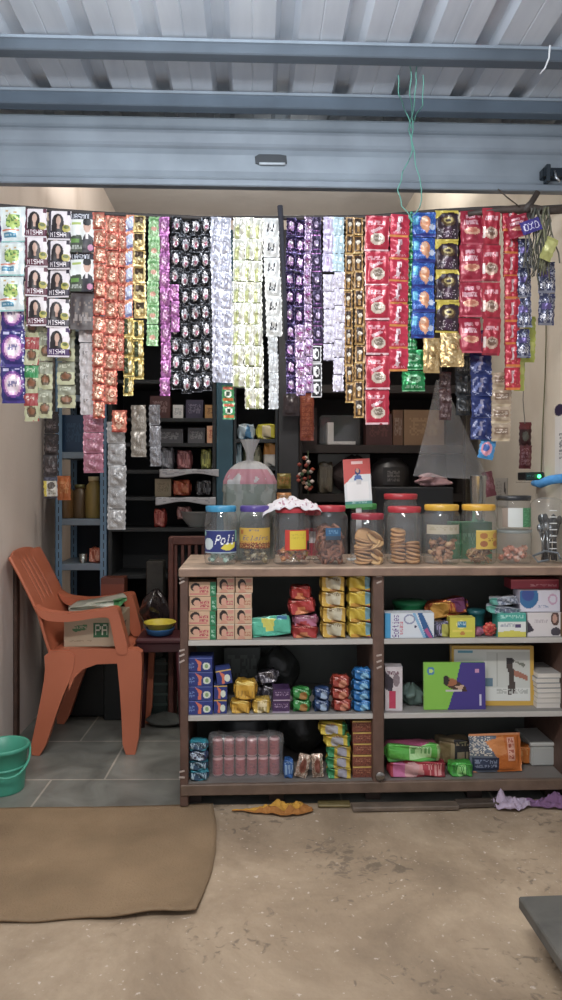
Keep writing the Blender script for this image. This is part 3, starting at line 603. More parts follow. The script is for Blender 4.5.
S('lime green pouch hanging lower under the orange-seamed sachets', 'pouch strip', 'lime pouches at the right end', 514, 524, 391, 1, [I['lime']], GLOSSP, RY+.06, yt=358, b=.007)
# loose red pouch, violet tag, black strap
o = sachet_mb(.085, .085, i_maroon(), .006, seed=91).build('pouch', GLOSSP, loc=W3(518, 226, RY-.03), rot=(0, math.radians(-14), 0)); tag(o, 'dark red pouch tilted on top of the right-hand red sachets', 'pouch')
im = Img(34, 18, '#3a2f8c').text('OXO', .12, .25, .9, .8, '#d9d6f2'); o = sachet_mb(.078, .05, im, .004, seed=92).build('pouch', CARD, loc=W3(531, 226, RY-.05), rot=(0, math.radians(-20), 0)); tag(o, 'small violet pouch with pale letters at the right end of the rod', 'pouch')
mb = MB(); p = [W3(280, 206, RY-.025), W3(281, 220, RY-.025), W3(283, 260, RY-.02), W3(285, 300, RY-.02), W3(286, 340, RY-.02)]
mb.tube(p, [.011, .010, .008, .007, .006], 8, '#2e2f3a'); tag(mb.build('strap', CLOTH), 'black rolled cloth strap hanging over the rod beside the W sachets', 'strap')
# nylon twine tied from the purlin to the rod
mb = MB()
def vine(pts, r=.0022, col='#5fae9c'):
    v = [Vector(W3(a, b, RY-.32*(217-b)/217 if b < 110 else RY-.04)) for a, b in pts]; out = []
    for i in range(len(v)-1):
        for k in range(6):
            t = k/6; out.append(tuple(v[i].lerp(v[i+1], t)+Vector((math.sin(i*6+k)*.002, 0, 0))))
    mb.tube(out+[tuple(v[-1])], r, 5, col)
vine([(408, 47), (411, 70), (410, 95), (413, 120), (412, 140), (416, 165), (422, 190), (420, 208), (412, 216)])
vine([(420, 47), (416, 75), (415, 100), (409, 130), (413, 150), (403, 172), (398, 190), (402, 206), (410, 216)])
vine([(398, 75), (399, 95), (406, 112), (412, 128)]); vine([(423, 75), (423, 105), (416, 115), (411, 128)]); vine([(411, 212), (410, 218), (413, 222)], .006, '#3fa58a')
tag(mb.build('twine', PLAST), 'green nylon twine tied from the purlin down to the rod', 'twine')
mb = MB(); mb.tube([W3(550, 45, 2.4), W3(549, 58, 2.42), W3(545, 68, 2.44), W3(540, 74, 2.46)], .003, 6, '#dfe3e6'); tag(mb.build('cord', PLAST), 'short white cord hanging from the canopy beam at top right', 'cord')
# wooden branch bracket, wire, tangle
mb = MB(); mb.tube([W3(468, 214, RY+.0), W3(500, 210, RY), W3(530, 209, RY), W3(548, 211, RY), W3(575, 208, RY)], [.010, .013, .02, .015, .018], 9, '#4a3d36'); mb.tube([W3(524, 212, RY-.005), W3(531, 203, RY-.005), W3(538, 192, RY-.01)], [.02, .012, .011], 8, '#40352f')
mb.tube([W3(528, 214, RY-.01), W3(530, 225, RY-.01)], .016, 8, '#3c3230'); tag(mb.build('branch', WOOD), 'forked dark wooden branch holding the right end of the rod', 'branch')
mb = MB(); mb.tube([W3(498, 189, RY-.02), W3(508, 198, RY-.02), W3(520, 207, RY-.02)], .0025, 6, '#4d4136'); tag(mb.build('wire', MATTE), 'thin wire running down to the forked branch', 'wire')
mb = MB(); rn = random.Random(5)
for k in range(26):
    x, y = 541+rn.uniform(-9, 9), 206+rn.uniform(0, 6); q = [W3(x, y, RY-.03+rn.uniform(-.02, .02))]
    for j in range(6):
        x += rn.uniform(-4.5, 3.6); y += rn.uniform(5, 16); q.append(W3(x, y, RY-.03+rn.uniform(-.02, .02)))
    mb.tube(q, .003, 5, rn.choice(['#6b6a55', '#8a8a68', '#55564e', '#77756a']))
tag(mb.build('tangled_string', CLOTH), 'tangle of grey-green plastic string at the right end of the rod', 'string')
o = sachet_mb(.045, .09, Img(10, 16, '#a9a858').rect(.1, .1, .9, .6, '#c2c170'), .005, seed=3).build('tag', GLOSSP, loc=W3(549, 249, RY-.06), rot=(0, .4, 0)); tag(o, 'yellow-green plastic tag caught in the tangled string', 'tag')
# ================================================================ THE COUNTER
cx0, cx1 = wx(180, YC), XR-.012
mid0, mid1 = wx(373, YC), wx(384, YC)
ZT = wz(281, 567, YC); Z1 = wz(281, 640.5, YC); Z2 = wz(281, 715.5, YC); Z3 = wz(281, 783, YC); ZB = wz(281, 794, YC)
YBK = 3.32
BR, BR2 = '#5e4236', '#664a3d'
ct = empty('shop_counter', ((cx0+cx1)/2, YC, 0), 'long open-fronted brown wooden counter with pale shelf edges and a worn tan top', 'counter')
ct.location = (0, 0, 0)
MB().box(cx0-.004, cx1, YC-.02, YBK+.03, ZT-.036, ZT, '#b39880', .005).build('countertop', WOOD, ct)
mb = MB(); mb.box(cx0-.002, cx1, YC-.026, YC-.02, ZT-.034, ZT-.004, '#8d6f5c', .002); mb.build('top_edging', WOOD, ct)
MB().box(cx0, cx0+.032, YC, YBK, .012, ZT-.036, BR, .003).build('side_panel', WOOD, ct)
MB().box(cx1-.03, cx1, YC, YBK, .012, ZT-.036, BR, .003).build('side_panel', WOOD, ct)
MB().box(mid0, mid1, YC-.002, YBK, ZB, ZT-.036, BR2, .003).build('centre_panel', WOOD, ct)
MB().box(cx0+.03, cx1-.03, YBK-.012, YBK, .03, ZT-.04, '#6a716c').build('back_panel', DARKM, ct)
for a, b in ((cx0+.032, mid0), (mid1, cx1-.03)):
    for z in (Z1, Z2):
        s_ = MB().box(a, b, YC+.012, YBK-.012, z-.02, z, '#8a8682').build('shelf', DARKM, ct)
        MB().box(a, b, YC+.004, YC+.012, z-.019, z+.001, '#b9b5ae', .001).build('shelf_edge', CARD, s_)
    MB().box(a, b, YC+.01, YBK-.012, Z3-.02, Z3, '#77706a').build('shelf', DARKM, ct)
MB().box(cx0+.004, cx1, YC-.006, YC+.012, ZB, Z3-.001, '#6c5646', .003).build('base_rail', WOOD, ct)
mb = MB(); rn = random.Random(4)
for px, pys in ((182, (578, 582, 650, 655, 661, 771, 777)), (379, (572, 576, 582, 655, 661, 667))):
    for py in pys:
        mb = MB(); x = wx(px, YC); z = wz(px, py, YC); mb.box(x-.011, x+.011, YC-.0045, YC-.0025, z-.004, z+.003, '#b3a196', .0005, rot=(0, rn.uniform(-.5, .1), 0)); mb.build('tape_scrap', CARD, ct)
mb = MB().lathe([(.0, -.004), (.018, -.004), (.02, 0), (.018, .004), (.0, .006)], 16, '#8f8983', (wx(380, YC), YC-.006, wz(380, 776, YC)), False, ax='y'); mb.build('lock', METAL, ct)
mb = MB()
for x in (cx0+.05, (cx0+mid0)/2, mid0+.01, (mid1+cx1)/2, cx1-.06):
    for ya, yb in ((YC+.06, YC+.12), (YBK-.1, YBK-.04)): MB().box(x-.03, x+.03, ya, yb, 0, ZB, '#3c2d26').build('foot', WOOD, ct)
# ================================================================ GOODS ON THE SHELVES
def put(name, cat, label, mb, mat, px0, px1, z, Yf, d, group=None, rz=0, ry=0, rx=0, dz=0):
    X = (wx(px0, Yf)+wx(px1, Yf))/2
    o = mb.build(name, mat, loc=(X, Yf+d/2, z+dz+.0006), rot=(rx, ry, rz)); tag(o, label, cat, group); return o
def Wd(a, b, Y): return wx(b, Y)-wx(a, Y)
def Hg(a, b, Y): return wz(281, a, Y)-wz(281, b, Y)
def copy(o, loc, rot=None, label=None, mesh=None):
    c = o.copy(); C.objects.link(c); c.location = loc
    if rot is not None: c.rotation_euler = rot
    if label: c['label'] = label
    return c
def stack(name, cat, label, group, mb, mat, px0, px1, z, Yf, d, n, h, jit=.003):
    rn = random.Random(int(px0)*3+n); first = None
    for i in range(n):
        X = (wx(px0, Yf)+wx(px1, Yf))/2+rn.uniform(-jit, jit); loc = (X, Yf+d/2+rn.uniform(0, jit*2), z+.0006+i*h); rot = (0, 0, rn.uniform(-.03, .03) if jit else 0)
        if not first: first = mb.build(name, mat, loc=loc, rot=rot); tag(first, label, cat, group)
        else: copy(first, loc, rot)
    return first
# soap cartons: face with a dark-haired woman
def i_soap(red=False):
    m = Img(30, 22, '#c9a584'); m.ell(.36, .45, .24, .36, '#2a1d1a'); m.ell(.42, .56, .17, .26, '#d09a80'); m.poly([(.1, 1), (.35, .72), (.6, .85), (.62, 1)], '#c98d74')
    m.scrib(.55, .5, .95, .82, '#b8324a' if red else '#a8583c', 2, 3, .7); m.rect(0, 0, 1, .05, '#e8d6ba'); m.rect(.6, .1, .95, .3, '#cf8a78'); return m
def i_soap2():
    m = Img(36, 20, '#cda582'); m.ell(.24, .36, .18, .3, '#2a1d1a'); m.ell(.27, .45, .12, .22, '#cf9a80'); m.scrib(.38, .3, .72, .8, '#b02b44', 2, 5, .8); m.rect(.04, .78, .7, .92, '#c9706a'); m.rect(.78, 0, 1, 1, '#1f7a4c'); m.scrib(.82, .3, .97, .9, '#bfe0c8', 2, 4, .5); return m
h = Hg(582, 640, 2.88)/4; stack('soap_box', 'soap box', 'green-ended tan soap carton with a woman, in the leftmost stack on the top shelf', 'green-ended soap cartons at the left post', box_mb(Wd(189, 216, 2.88), h*.97, .09, i_soap2(), '#caa582', '#c9a98a'), CARD, 189, 216, Z1, 2.88, .09, 4, h, .0015)
h = Hg(578, 640, 2.88)/4
for a, b, nm in ((217, 234.4, 'middle'), (235, 252, 'right-hand')):
    stack('soap_box', 'soap box', f'tan soap carton with a dark-haired woman, in the {nm} of the three soap stacks', f'soap cartons in the {nm} stack', box_mb(Wd(a, b, 2.885), h*.97, .08, i_soap(nm == 'middle'), '#a4553e', '#c9a98a'), CARD, a, b, Z1, 2.885, .08, 4, h, .0015)
im = Img(36, 24, '#4fbf9c').ell(.45, .35, .18, .2, '#d8d35a').rect(.66, .12, .92, .42, '#3f7fae').scrib(.1, .6, .9, .8, '#3aa585', 2, 3).rect(.0, .0, 1, .05, '#8ad9c0')
put('tea_pouch', 'pouch', 'flat turquoise pouch with a yellow spot beside the soap cartons', pack_mb(Wd(252, 292, 2.9), Hg(618, 637, 2.9), .03, im, 3, .03, sq=.3), GLOSSP, 252, 292, Z1, 2.9, .05, ry=-.1, dz=.007)
im = Img(34, 22, '#b3322f').scrib(.15, .15, .8, .45, '#e3b0a0', 1, 3, .6).ell(.45, .7, .28, .2, '#cf7a4a').rect(0, 0, .06, 1, '#8f2424').rect(.94, 0, 1, 1, '#8f2424')
imp = Img(34, 22, '#b76a86').scrib(.15, .25, .8, .55, '#ecd6de', 1, 4, .6).ell(.4, .7, .28, .2, '#b73a3a')
hh = Hg(627, 638.5, 2.9)
ff = put('noodle_pack', 'snack packet', 'shiny red packet at the bottom of the small red pile', pack_mb(Wd(291, 319, 2.9), hh, .08, im, 5), GLOSSP, 291, 319, Z1, 2.9, .08)
put('noodle_pack', 'snack packet', 'pinkish packet second from the bottom of the small red pile', pack_mb(Wd(292, 318, 2.905), hh*.9, .08, imp, 6), GLOSSP, 294, 318, Z1+hh, 2.905, .08)
put('noodle_pack', 'snack packet', 'red packet lying slanted on the pinkish one', pack_mb(Wd(289, 317, 2.9), hh*1.3, .09, im, 7), GLOSSP, 290, 317, Z1+hh*2, 2.9, .09, ry=-.16, dz=.003)
put('noodle_pack', 'snack packet', 'topmost red packet of the small red pile', pack_mb(Wd(290, 312, 2.9), hh*1.1, .08, im, 8), GLOSSP, 290, 312, Z1+hh*3.35, 2.9, .08)
im = Img(38, 22, '#cfa23a').ell(.5, .42, .3, .25, '#c9bfa0').scrib(.28, .25, .75, .5, '#6d5a3c', 1, 3, .6).ell(.6, .8, .3, .15, '#b5773a').rect(0, 0, .09, 1, '#a9852c').rect(.9, 0, 1, 1, '#8a6a30')
im2 = Img(38, 22, '#d6b534').rect(.7, .08, .95, .6, '#6fa3b5').rect(.1, .6, .7, .9, '#c98f2e').scrib(.15, .15, .6, .4, '#e8dc9a', 1, 5, .6).ell(.8, .8, .16, .16, '#b5486a')
h = Hg(578, 640, 2.89)/4
stack('snack_packet', 'snack packet', 'golden yellow snack packet in the stack right of the red pile', 'golden packets in the left yellow stack', pack_mb(Wd(320.5, 347, 2.89), h*.98, .1, im, 9, .09), GLOSSP, 320.5, 347, Z1, 2.89, .1, 4, h)
stack('snack_packet', 'snack packet', 'yellow snack packet with a blue corner, stacked against the middle post', 'yellow packets with blue corner', pack_mb(Wd(347.5, 372, 2.89), h*.98, .1, im2, 10, .09), GLOSSP, 347.5, 372, Z1, 2.89, .1, 4, h)
# second shelf, left bay
im = Img(36, 20, '#26357f').poly([(.28, .05), (.55, .3), (.52, .95), (.38, .95), (.42, .5)], '#d9694c').ell(.76, .6, .16, .26, '#cfd8c6').ell(.76, .6, .08, .14, '#7fa06a').scrib(.04, .35, .26, .85, '#7fa0d8', 2, 5, .7).rect(0, 0, 1, .07, '#5f6fb5')
h = Hg(655, 712, 2.88)/4
stack('biscuit_carton', 'biscuit carton', 'dark blue carton with a red swoosh in the stack of four at the left post', 'blue cartons in the stack of four', box_mb(Wd(188.5, 212.5, 2.88), h*.96, .1, im, '#26357f', '#3a4a92'), CARD, 188.5, 212.5, Z2, 2.88, .1, 4, h, .001)
im3 = Img(26, 22, '#26357f').poly([(.2, .05), (.55, .3), (.5, .95), (.3, .95), (.36, .5)], '#d9694c').ell(.7, .6, .2, .26, '#cfd8c6').rect(0, 0, 1, .08, '#c9a24a')
stack('biscuit_carton', 'biscuit carton', 'smaller blue carton in the short stack right of the four blue ones', 'blue cartons in the short stack', box_mb(Wd(214, 227, 2.89), h*.96, .1, im3, '#2c3a80', '#3a4a92'), CARD, 214, 227, Z2, 2.89, .1, 2, h, .001)
put('biscuit_carton', 'biscuit carton', 'blue carton lying askew on top of the short blue stack', box_mb(Wd(216, 231, 2.89), h, .09, im3, '#2c3a80', '#3a4a92'), CARD, 217, 231, Z2+h*2+.004, 2.89, .09, ry=-.14, rz=.1)
im = Img(30, 20, '#cf9a2a').rect(.1, .1, .85, .4, '#e3c25c').scrib(.2, .5, .8, .75, '#8e6420', 1, 3, .5).rect(.9, 0, 1, 1, '#a87a20')
hy = Hg(699, 712, 2.89)
put('spice_pouch', 'pouch', 'yellow pouch on the shelf, lower left of the yellow group', pack_mb(Wd(230, 251, 2.89), hy*.9, .07, im, 11), GLOSSP, 230, 251, Z2, 2.89, .07)
put('spice_pouch', 'pouch', 'pale yellow pouch, lower right of the yellow group', pack_mb(Wd(252, 271, 2.89), hy*1.0, .07, Img(24, 20, '#c9a13a').rect(.3, .2, .8, .8, '#dcc896').scrib(.3, .3, .8, .7, '#8e7a3a', 2, 3), 12), GLOSSP, 252, 271, Z2, 2.89, .07)
put('spice_pouch', 'pouch', 'largest yellow pouch lying on the two lower yellow ones', pack_mb(Wd(233, 257, 2.89), hy*1.35, .08, im, 13, .12), GLOSSP, 234, 256, Z2+hy*.98, 2.89, .08, ry=.05, dz=.003)
im = Img(30, 22, '#5a5560').speck(0, 0, 1, 1, '#a9a6ae', .3, 4).scrib(.2, .2, .8, .5, '#d6d3da', 1, 3)
put('foil_pouch', 'pouch', 'crumpled dark silver pouch behind the yellow pouches', pack_mb(Wd(256, 284, 2.99), .07, .07, im, 14, .2), FOIL, 257, 283, Z2, 3.0, .07, ry=.2)
put('foil_pouch', 'pouch', 'second silver pouch lying on the crumpled one', pack_mb(Wd(256, 280, 3.0), .05, .06, im, 15, .2), FOIL, 258, 280, Z2+.075, 3.0, .06, ry=-.25, dz=.012)
im = Img(26, 18, '#4a2f5c').scrib(.1, .2, .9, .6, '#d2b9d8', 2, 3, .45).rect(0, .88, 1, 1, '#b5a0b8')
h = Hg(688, 712, 2.89)/2
stack('biscuit_pack', 'biscuit pack', 'dark purple biscuit pack between yellow pouches and green rolls', 'dark purple biscuit packs', box_mb(Wd(272.5, 289.5, 2.89), h*.95, .08, im, '#4a2f5c'), GLOSSP, 272.5, 289.5, Z2, 2.89, .08, 2, h)
for a, b, c, c2, n, lab in ((291, 312, '#2f8a3a', '#b07a3a', 2, 'green'), (313, 331, '#25406f', '#9fb5cf', 2, 'navy blue'), (331.5, 352, '#a5392a', '#d98a6a', 3, 'red'), (352.5, 373, '#1f6fb8', '#8cc8ea', 4, 'bright blue')):
    im = Img(28, 18, c).ell(.6, .6, .2, .22, c2).scrib(.2, .2, .8, .45, mixc(c, '#ffffff', .6), 1, 3, .6).rect(0, 0, .1, 1, mixc(c, '#000000', .4)).rect(.9, 0, 1, 1, mixc(c, '#000000', .4))
    hh = h*.97 if n < 4 else h*.87
    stack('biscuit_pack', 'biscuit pack', f'{lab} biscuit roll in its stack of {["", "", "two", "three", "four"][n]} on the middle shelf', f'{lab} biscuit rolls', pack_mb(Wd(a, b, 2.89), hh, .06, im, ord(lab[0]), .14, sq=.75), GLOSSP, a, b, Z2, 2.89, .06, n, hh*1.01)
# dark sack behind them
def blob(w, h, d, col, seed=0, mat=None, lump=.12, flat=True, n=28, m=16, ex=.7):
    mb = MB(); P = []; sd = Vector((seed*3.1, seed*1.7, 0))
    for j in range(m+1):
        t = j/m; z = h*t; r = (math.sin(PI*min(max(t*.92+.06, 0), 1)))**ex
        if j == 0: r *= .82
        for i in range(n):
            a = 2*PI*i/n; q = 1+lump*noise.noise(Vector((math.cos(a)*1.6, math.sin(a)*1.6, t*2.4))+sd)*2
            P.append((math.cos(a)*w/2*r*q, math.sin(a)*d/2*r*q, z*(1+.25*lump*math.sin(a*3+seed) if j > 2 else 1)))
    F = [[j*n+i, j*n+(i+1) % n, (j+1)*n+(i+1) % n, (j+1)*n+i] for j in range(m) for i in range(n)]
    F += [list(range(n)), [m*n+i for i in range(n)]]
    return mb.add(P, F, hx(col), True)
DSK = pmat('dark_polybag', .35, .0, 18, .6, .2)
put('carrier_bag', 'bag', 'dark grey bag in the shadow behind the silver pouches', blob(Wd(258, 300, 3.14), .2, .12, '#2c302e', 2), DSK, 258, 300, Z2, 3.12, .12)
im = Img(20, 12, '#4a524e').scrib(.1, .2, .9, .7, '#6d7672', 2, 4)
put('carton', 'carton', 'dim greenish carton at the back of the middle shelf', box_mb(Wd(236, 272, 3.2), .19, .07, im, '#4a524e'), CARD, 226, 258, Z2, 3.2, .07)
# bottom shelf, left bay
im = Img(26, 18, '#2f93a8').rect(0, .3, 1, .75, '#1d3f5c').scrib(.1, .35, .9, .7, '#bfd9df', 1, 3, .6)
imb = Img(26, 18, '#2b3f66').rect(.1, .2, .8, .7, '#9fb0c0').speck(.1, .2, .8, .7, '#3a2f4a', .3, 4)
h = Hg(743, 783, 2.885)/4
stack('soap_bar', 'soap bar', 'teal wrapped soap bar in the stack at the bottom left corner', 'teal soap bars', pack_mb(Wd(188, 208, 2.885), h*.97, .055, im, 21, .12, sq=.6), GLOSSP, 188, 208, Z3, 2.885, .055, 2, h)
for k in (2, 3):
    put('soap_bar', 'soap bar', ['dark blue and white soap bar third from the bottom of the teal stack', 'dark blue and white soap bar on top of the teal stack'][k-2], pack_mb(Wd(188, 208, 2.885), h*.97, .055, imb if k == 2 else im, 22, .12, sq=.6), GLOSSP, 188, 208, Z3+k*h, 2.885, .055)
# clear bag with two rows of pink rolls
bagx0, bagx1 = wx(211, 2.9), wx(281, 2.9); bw_ = bagx1-bagx0
bm_ = MB(); imr = Img(12, 26, '#b04a50').rect(0, .0, 1, .1, '#e0a5a5').scrib(.15, .3, .85, .6, '#8f3540', 2, 3, .6).rect(0, .9, 1, 1, '#e0a5a5')
rollm = MB(); uvgrid(imr, lambda u, v: (math.cos(PI+u*2*PI)*.0215*(1 if .06 < v < .94 else .8), math.sin(PI+u*2*PI)*.0215*(1 if .06 < v < .94 else .8), (1-v)*.075), rollm); rollm.lathe([(.0001, 0), (.017, 0)], 12, '#b9595f', cap=False); rollm.lathe([(.0001, .075), (.017, .075)], 12, '#b9595f', cap=False)
first = None
for r in range(2):
    for k in range(6):
        loc = (bagx0+.025+k*(bw_-.05)/5, 2.945, Z3+.002+r*.077)
        if first is None: first = rollm.build('wrapped_roll', GLOSSP, loc=loc); tag(first, 'pink upright roll packed inside the clear bag on the bottom shelf', 'roll', 'pink rolls in the clear bag')
        else: copy(first, loc, (0, 0, random.uniform(-.5, .5)))
imc = Img(30, 20, '#cf7f86')
mb = MB()
uvgrid(imc, lambda u, v: ((u-.5)*(bw_+.02)*(1+.03*math.sin(v*9)), -.034*max(0, math.sin(PI*min(1, max(0, u))))**.25*(1 if v > .1 else .5)-.003*math.sin(u*31+v*5)*math.sin(v*9), (1-v)*.172+.004*math.sin(u*17)*(1-v)), mb)
uvgrid(imc, lambda u, v: ((u-.5)*(bw_+.02), .034*max(0, math.sin(PI*u))**.25*(1 if v > .1 else .5), (1-v)*.172+.004*math.sin(u*17)*(1-v)), mb)
o = mb.build('polythene_bag', FILM, loc=((bagx0+bagx1)/2, 2.945, Z3+.001)); tag(o, 'clear polythene bag around two rows of pink rolls on the bottom shelf', 'bag')
put('detergent_pouch', 'pouch', 'small blue pouch right of the bag of pink rolls', pack_mb(Wd(283, 294, 2.9), Hg(764, 782, 2.9), .05, Img(14, 18, '#2f5fa5').scrib(.1, .3, .9, .6, '#a5c4e0', 2, 3), 31, .12), GLOSSP, 283.5, 294, Z3, 2.9, .05)
im = Img(18, 22, '#a98a76').speck(0, 0, 1, 1, '#dccbb8', .3, 4).ell(.5, .5, .28, .3, '#8a4f40')
for k, (a, b, r) in enumerate(((297, 309, .25), (312, 323, -.05))):
    o = sachet_mb(Wd(a, b, 2.89), Hg(757, 780, 2.89), im, .012, seed=40+k).build('snack_sachet', FOIL, loc=(wx((a+b)/2, 2.9), 2.905, Z3+Hg(757, 780, 2.89)/2+.004), rot=(-.1, r, 0)); tag(o, ['glossy tan sachet leaning left beside the small blue pouch', 'glossy tan sachet standing upright beside the yellow-green stack'][k], 'sachet')
imy = Img(34, 20, '#c9a92c').rect(.0, .0, .28, 1, '#2f8f56').ell(.6, .5, .2, .28, '#9c9aa8').scrib(.3, .1, .9, .35, '#e9dc8a', 1, 3).rect(.3, .8, 1, .9, '#b5763a')
imy2 = Img(34, 20, '#cbb02e').rect(.82, 0, 1, 1, '#2c7a44').ell(.45, .5, .22, .28, '#a5a3a8').scrib(.1, .15, .6, .35, '#b55a2c', 1, 3)
h = Hg(750, 782, 2.89)/3
stack('glucose_pack', 'biscuit pack', 'green-ended yellow pack in the tidy lower part of the stack by the middle post', 'green and yellow packs', pack_mb(Wd(327, 352, 2.89), h*.97, .07, imy, 33, .06, sq=.4), GLOSSP, 327, 352, Z3, 2.89, .07, 3, h, .002)
put('glucose_pack', 'biscuit pack', 'yellow pack with green end pushed right, second from the top', pack_mb(Wd(324, 352, 2.89), h*1.05, .07, imy2, 34, .1, sq=.5), GLOSSP, 324, 352, Z3+3*h, 2.89, .07, rz=.05)
put('glucose_pack', 'biscuit pack', 'yellow pack with green end on the very top, pushed left', pack_mb(Wd(319, 348, 2.89), h*1.1, .07, imy2, 35, .1, sq=.5), GLOSSP, 319, 348, Z3+4.08*h, 2.89, .07, rz=-.08)
im = Img(28, 16, '#8e4a38').scrib(.1, .3, .9, .7, '#c98f6a', 2, 3, .5).rect(0, .0, 1, .12, '#dbb45a').speck(0, .1, 1, 1, '#5f2f28', .2, 3)
h = Hg(725, 782, 2.9)/5
stack('wafer_pack', 'biscuit pack', 'red-brown and gold pack stacked against the middle post on the bottom shelf', 'red-brown and gold packs', box_mb(Wd(353, 372.5, 2.9), h*.95, .08, im, '#8e4a38', '#b58a4a'), GLOSSP, 353, 372.5, Z3, 2.9, .08, 5, h, .002)
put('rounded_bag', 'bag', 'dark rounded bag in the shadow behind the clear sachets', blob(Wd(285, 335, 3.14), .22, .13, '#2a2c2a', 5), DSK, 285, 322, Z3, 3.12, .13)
put('basin', 'basin', 'dark upturned basin behind the bag of pink rolls', MB().lathe([(.13, 0), (.125, .03), (.1, .17), (.095, .185), (.0, .185)], 28, '#34373a', cap=False), PLAST, 224, 262, Z3, 3.03, .26)
# right bay, top shelf
put('plastic_tub', 'tub', 'green plastic tub behind the white and blue diaper box', MB().lathe([(.06, 0), (.07, .1), (.074, .103), (.074, .116), (.0, .118)], 24, '#27985c', cap=False), PLAST, 398, 428, Z1, 3.02, .13)
put('tin_tray', 'tray', 'grey-green flat tray at the back of the right top shelf', MB().box(-.09, .09, -.05, .05, 0, .03, '#46584c', .006), PLAST, 396, 425, Z1+.0, 3.18, .1)
im = Img(46, 24, '#d8dfe6').rect(0, 0, .12, 1, '#3f9fd6').poly([(.72, 0), (.8, 0), (.97, 1), (.82, 1)], '#2c5f9c').poly([(.62, 0), (.68, 0), (.9, 1), (.84, 1)], '#7fb5dc').ell(.55, .28, .1, .22, '#9fa5b5').ell(.55, .28, .07, .15, '#d8dfe6').scrib(.42, .6, .62, .85, '#b5bcc6', 2, 3)
big = Img(60, 40, '#d8dfe6').rect(0, 0, .12, 1, '#3f9fd6').poly([(.66, 0), (.76, 0), (1, 1), (.84, 1)], '#2c5f9c').poly([(.56, 0), (.62, 0), (.84, 1), (.78, 1)], '#7fb5dc').ell(.5, .25, .12, .2, '#8f95b5').ell(.5, .25, .09, .14, '#d8dfe6').ell(.62, .55, .025, .05, '#3a3a60').poly([(.8, .7), (.86, .6), (.97, 1), (.9, 1)], '#c0508c')
tx = Img(36, 8, '#000000').text('Softies', 0, 0, 1, 1, '#6a3d92')
for i in range(36):
    for j in range(8):
        if tx.p[j][i] != hx('#000000'): big.p[38-i][9+j] = hx('#6a3d92')
big.scrib(.3, .35, .36, .9, '#cf4a5c', 6, 3, .7)
put('wipes_box', 'carton', 'white and blue carton with vertical purple lettering beside the middle post', box_mb(Wd(385, 434, 2.885), Hg(616, 641, 2.885), .06, big, '#3f9fd6', '#dfe6ee'), CARD, 385, 434, Z1, 2.885, .06)
im = Img(44, 26, '#b5482a').speck(0, 0, 1, 1, '#d98a3a', .35, 3).poly([(.5, .1), (.95, .0), (1, .5), (.7, .6)], '#7a3a66').ell(.3, .5, .2, .25, '#d99a3c').scrib(.15, .2, .6, .45, '#f0c46a', 1, 2)
put('chip_packet', 'snack packet', 'shiny orange and red snack packet lying behind the yellow box', pack_mb(Wd(428, 472, 2.96), .07, .07, im, 41, .12), FOIL, 429, 471, Z1+.05, 2.965, .07, ry=-.18, dz=.018)
put('pad_pack', 'pack', 'dark blue pack supporting the orange snack packet', pack_mb(Wd(430, 468, 2.96), .055, .08, Img(20, 14, '#3a3350').scrib(.1, .2, .9, .6, '#6d6488', 1, 3), 47, .1), GLOSSP, 432, 468, Z1, 2.96, .08)
im = Img(40, 26, '#cdc63a').ell(.45, .35, .2, .22, '#e8e07a').rect(.3, .2, .65, .5, '#2f7fa5').scrib(.32, .25, .62, .45, '#dfe9ea', 1, 3).rect(.1, .62, .9, .72, '#e0d04a').ell(.5, .8, .1, .1, '#c9823a')
put('bulb_box', 'carton', 'yellow carton with a blue patch in the middle of the right top shelf', box_mb(Wd(450, 475, 2.885), Hg(621, 641, 2.885), .05, im, '#b5ad30', '#d6cf50'), CARD, 450, 475, Z1, 2.885, .05)
put('pad_pack', 'pack', 'purple and black folded pack between the white carton and the yellow carton', pack_mb(Wd(434, 451, 2.9), Hg(626, 641, 2.9), .05, Img(16, 16, '#4a4a5c').speck(0, 0, 1, 1, '#9a8fb5', .3, 2).rect(.5, .4, 1, 1, '#b5b24a'), 43, .1), GLOSSP, 434, 450, Z1, 2.895, .05)
put('cream_tub', 'tub', 'round teal tub with a white label beside the red flower', MB().lathe([(.03, 0), (.034, .045), (.037, .046), (.037, .062), (.03, .066), (.0, .066)], 22, ['#1f6f74', '#1f6f74', '#1a5a60', '#1a5a60', '#1a5a60'], cap=False), PLAST, 470, 488, Z1+.03, 2.95, .075)
MB_ = MB().box(-.045, .045, -.03, .03, 0, .029, '#5c4a5a', .004); put('soap_dish', 'dish', 'low dark box under the teal tub', MB_, PLAST, 470, 490, Z1, 2.945, .075)
mb = MB(); rn = random.Random(3)
for k in range(3):
    for i in range(9-k*2):
        a = 2*PI*i/(9-k*2)+k; r = .021-k*.006; c = (r*math.cos(a), -.012-k*.004, .026+r*math.sin(a)); mb.lathe([(.001, 0), (.008, .003), (.009, .008), (.002, .012)], 8, ['#d8483c', '#e06a54', '#c23a34'][k], c, False, ax='y')
mb.lathe([(.004, .0), (.0045, .02)], 8, '#3f6a3a', (0, -.008, .026), True, ax='y'); mb.box(-.012, .012, -.01, .012, 0, .01, '#a54a5c')
put('cloth_flower', 'flower', 'red cloth flower lying at the front of the right top shelf', mb, CLOTH, 484, 496, Z1+.003, 2.9, .02)
put('hair_clip', 'ornament', 'small pink ornament left of the red flower', blob(.045, .035, .03, '#a8607c', 7, lump=.3), GLOSSP, 475, 484, Z1, 2.895, .03)
im = Img(44, 28, '#dfe3dc').rect(0, 0, 1, .34, '#3fae9c').scrib(.1, .08, .9, .28, '#c9eee4', 1, 3, .6).scrib(.1, .42, .6, .6, '#8a92a5', 1, 5).rect(.62, .48, .82, .62, '#4a3a6a').poly([(0, 1), (0, .8), (.5, .72), (1, .8), (1, 1)], '#d6cc4a').speck(0, 0, .05, .34, '#2a7f70', .5)
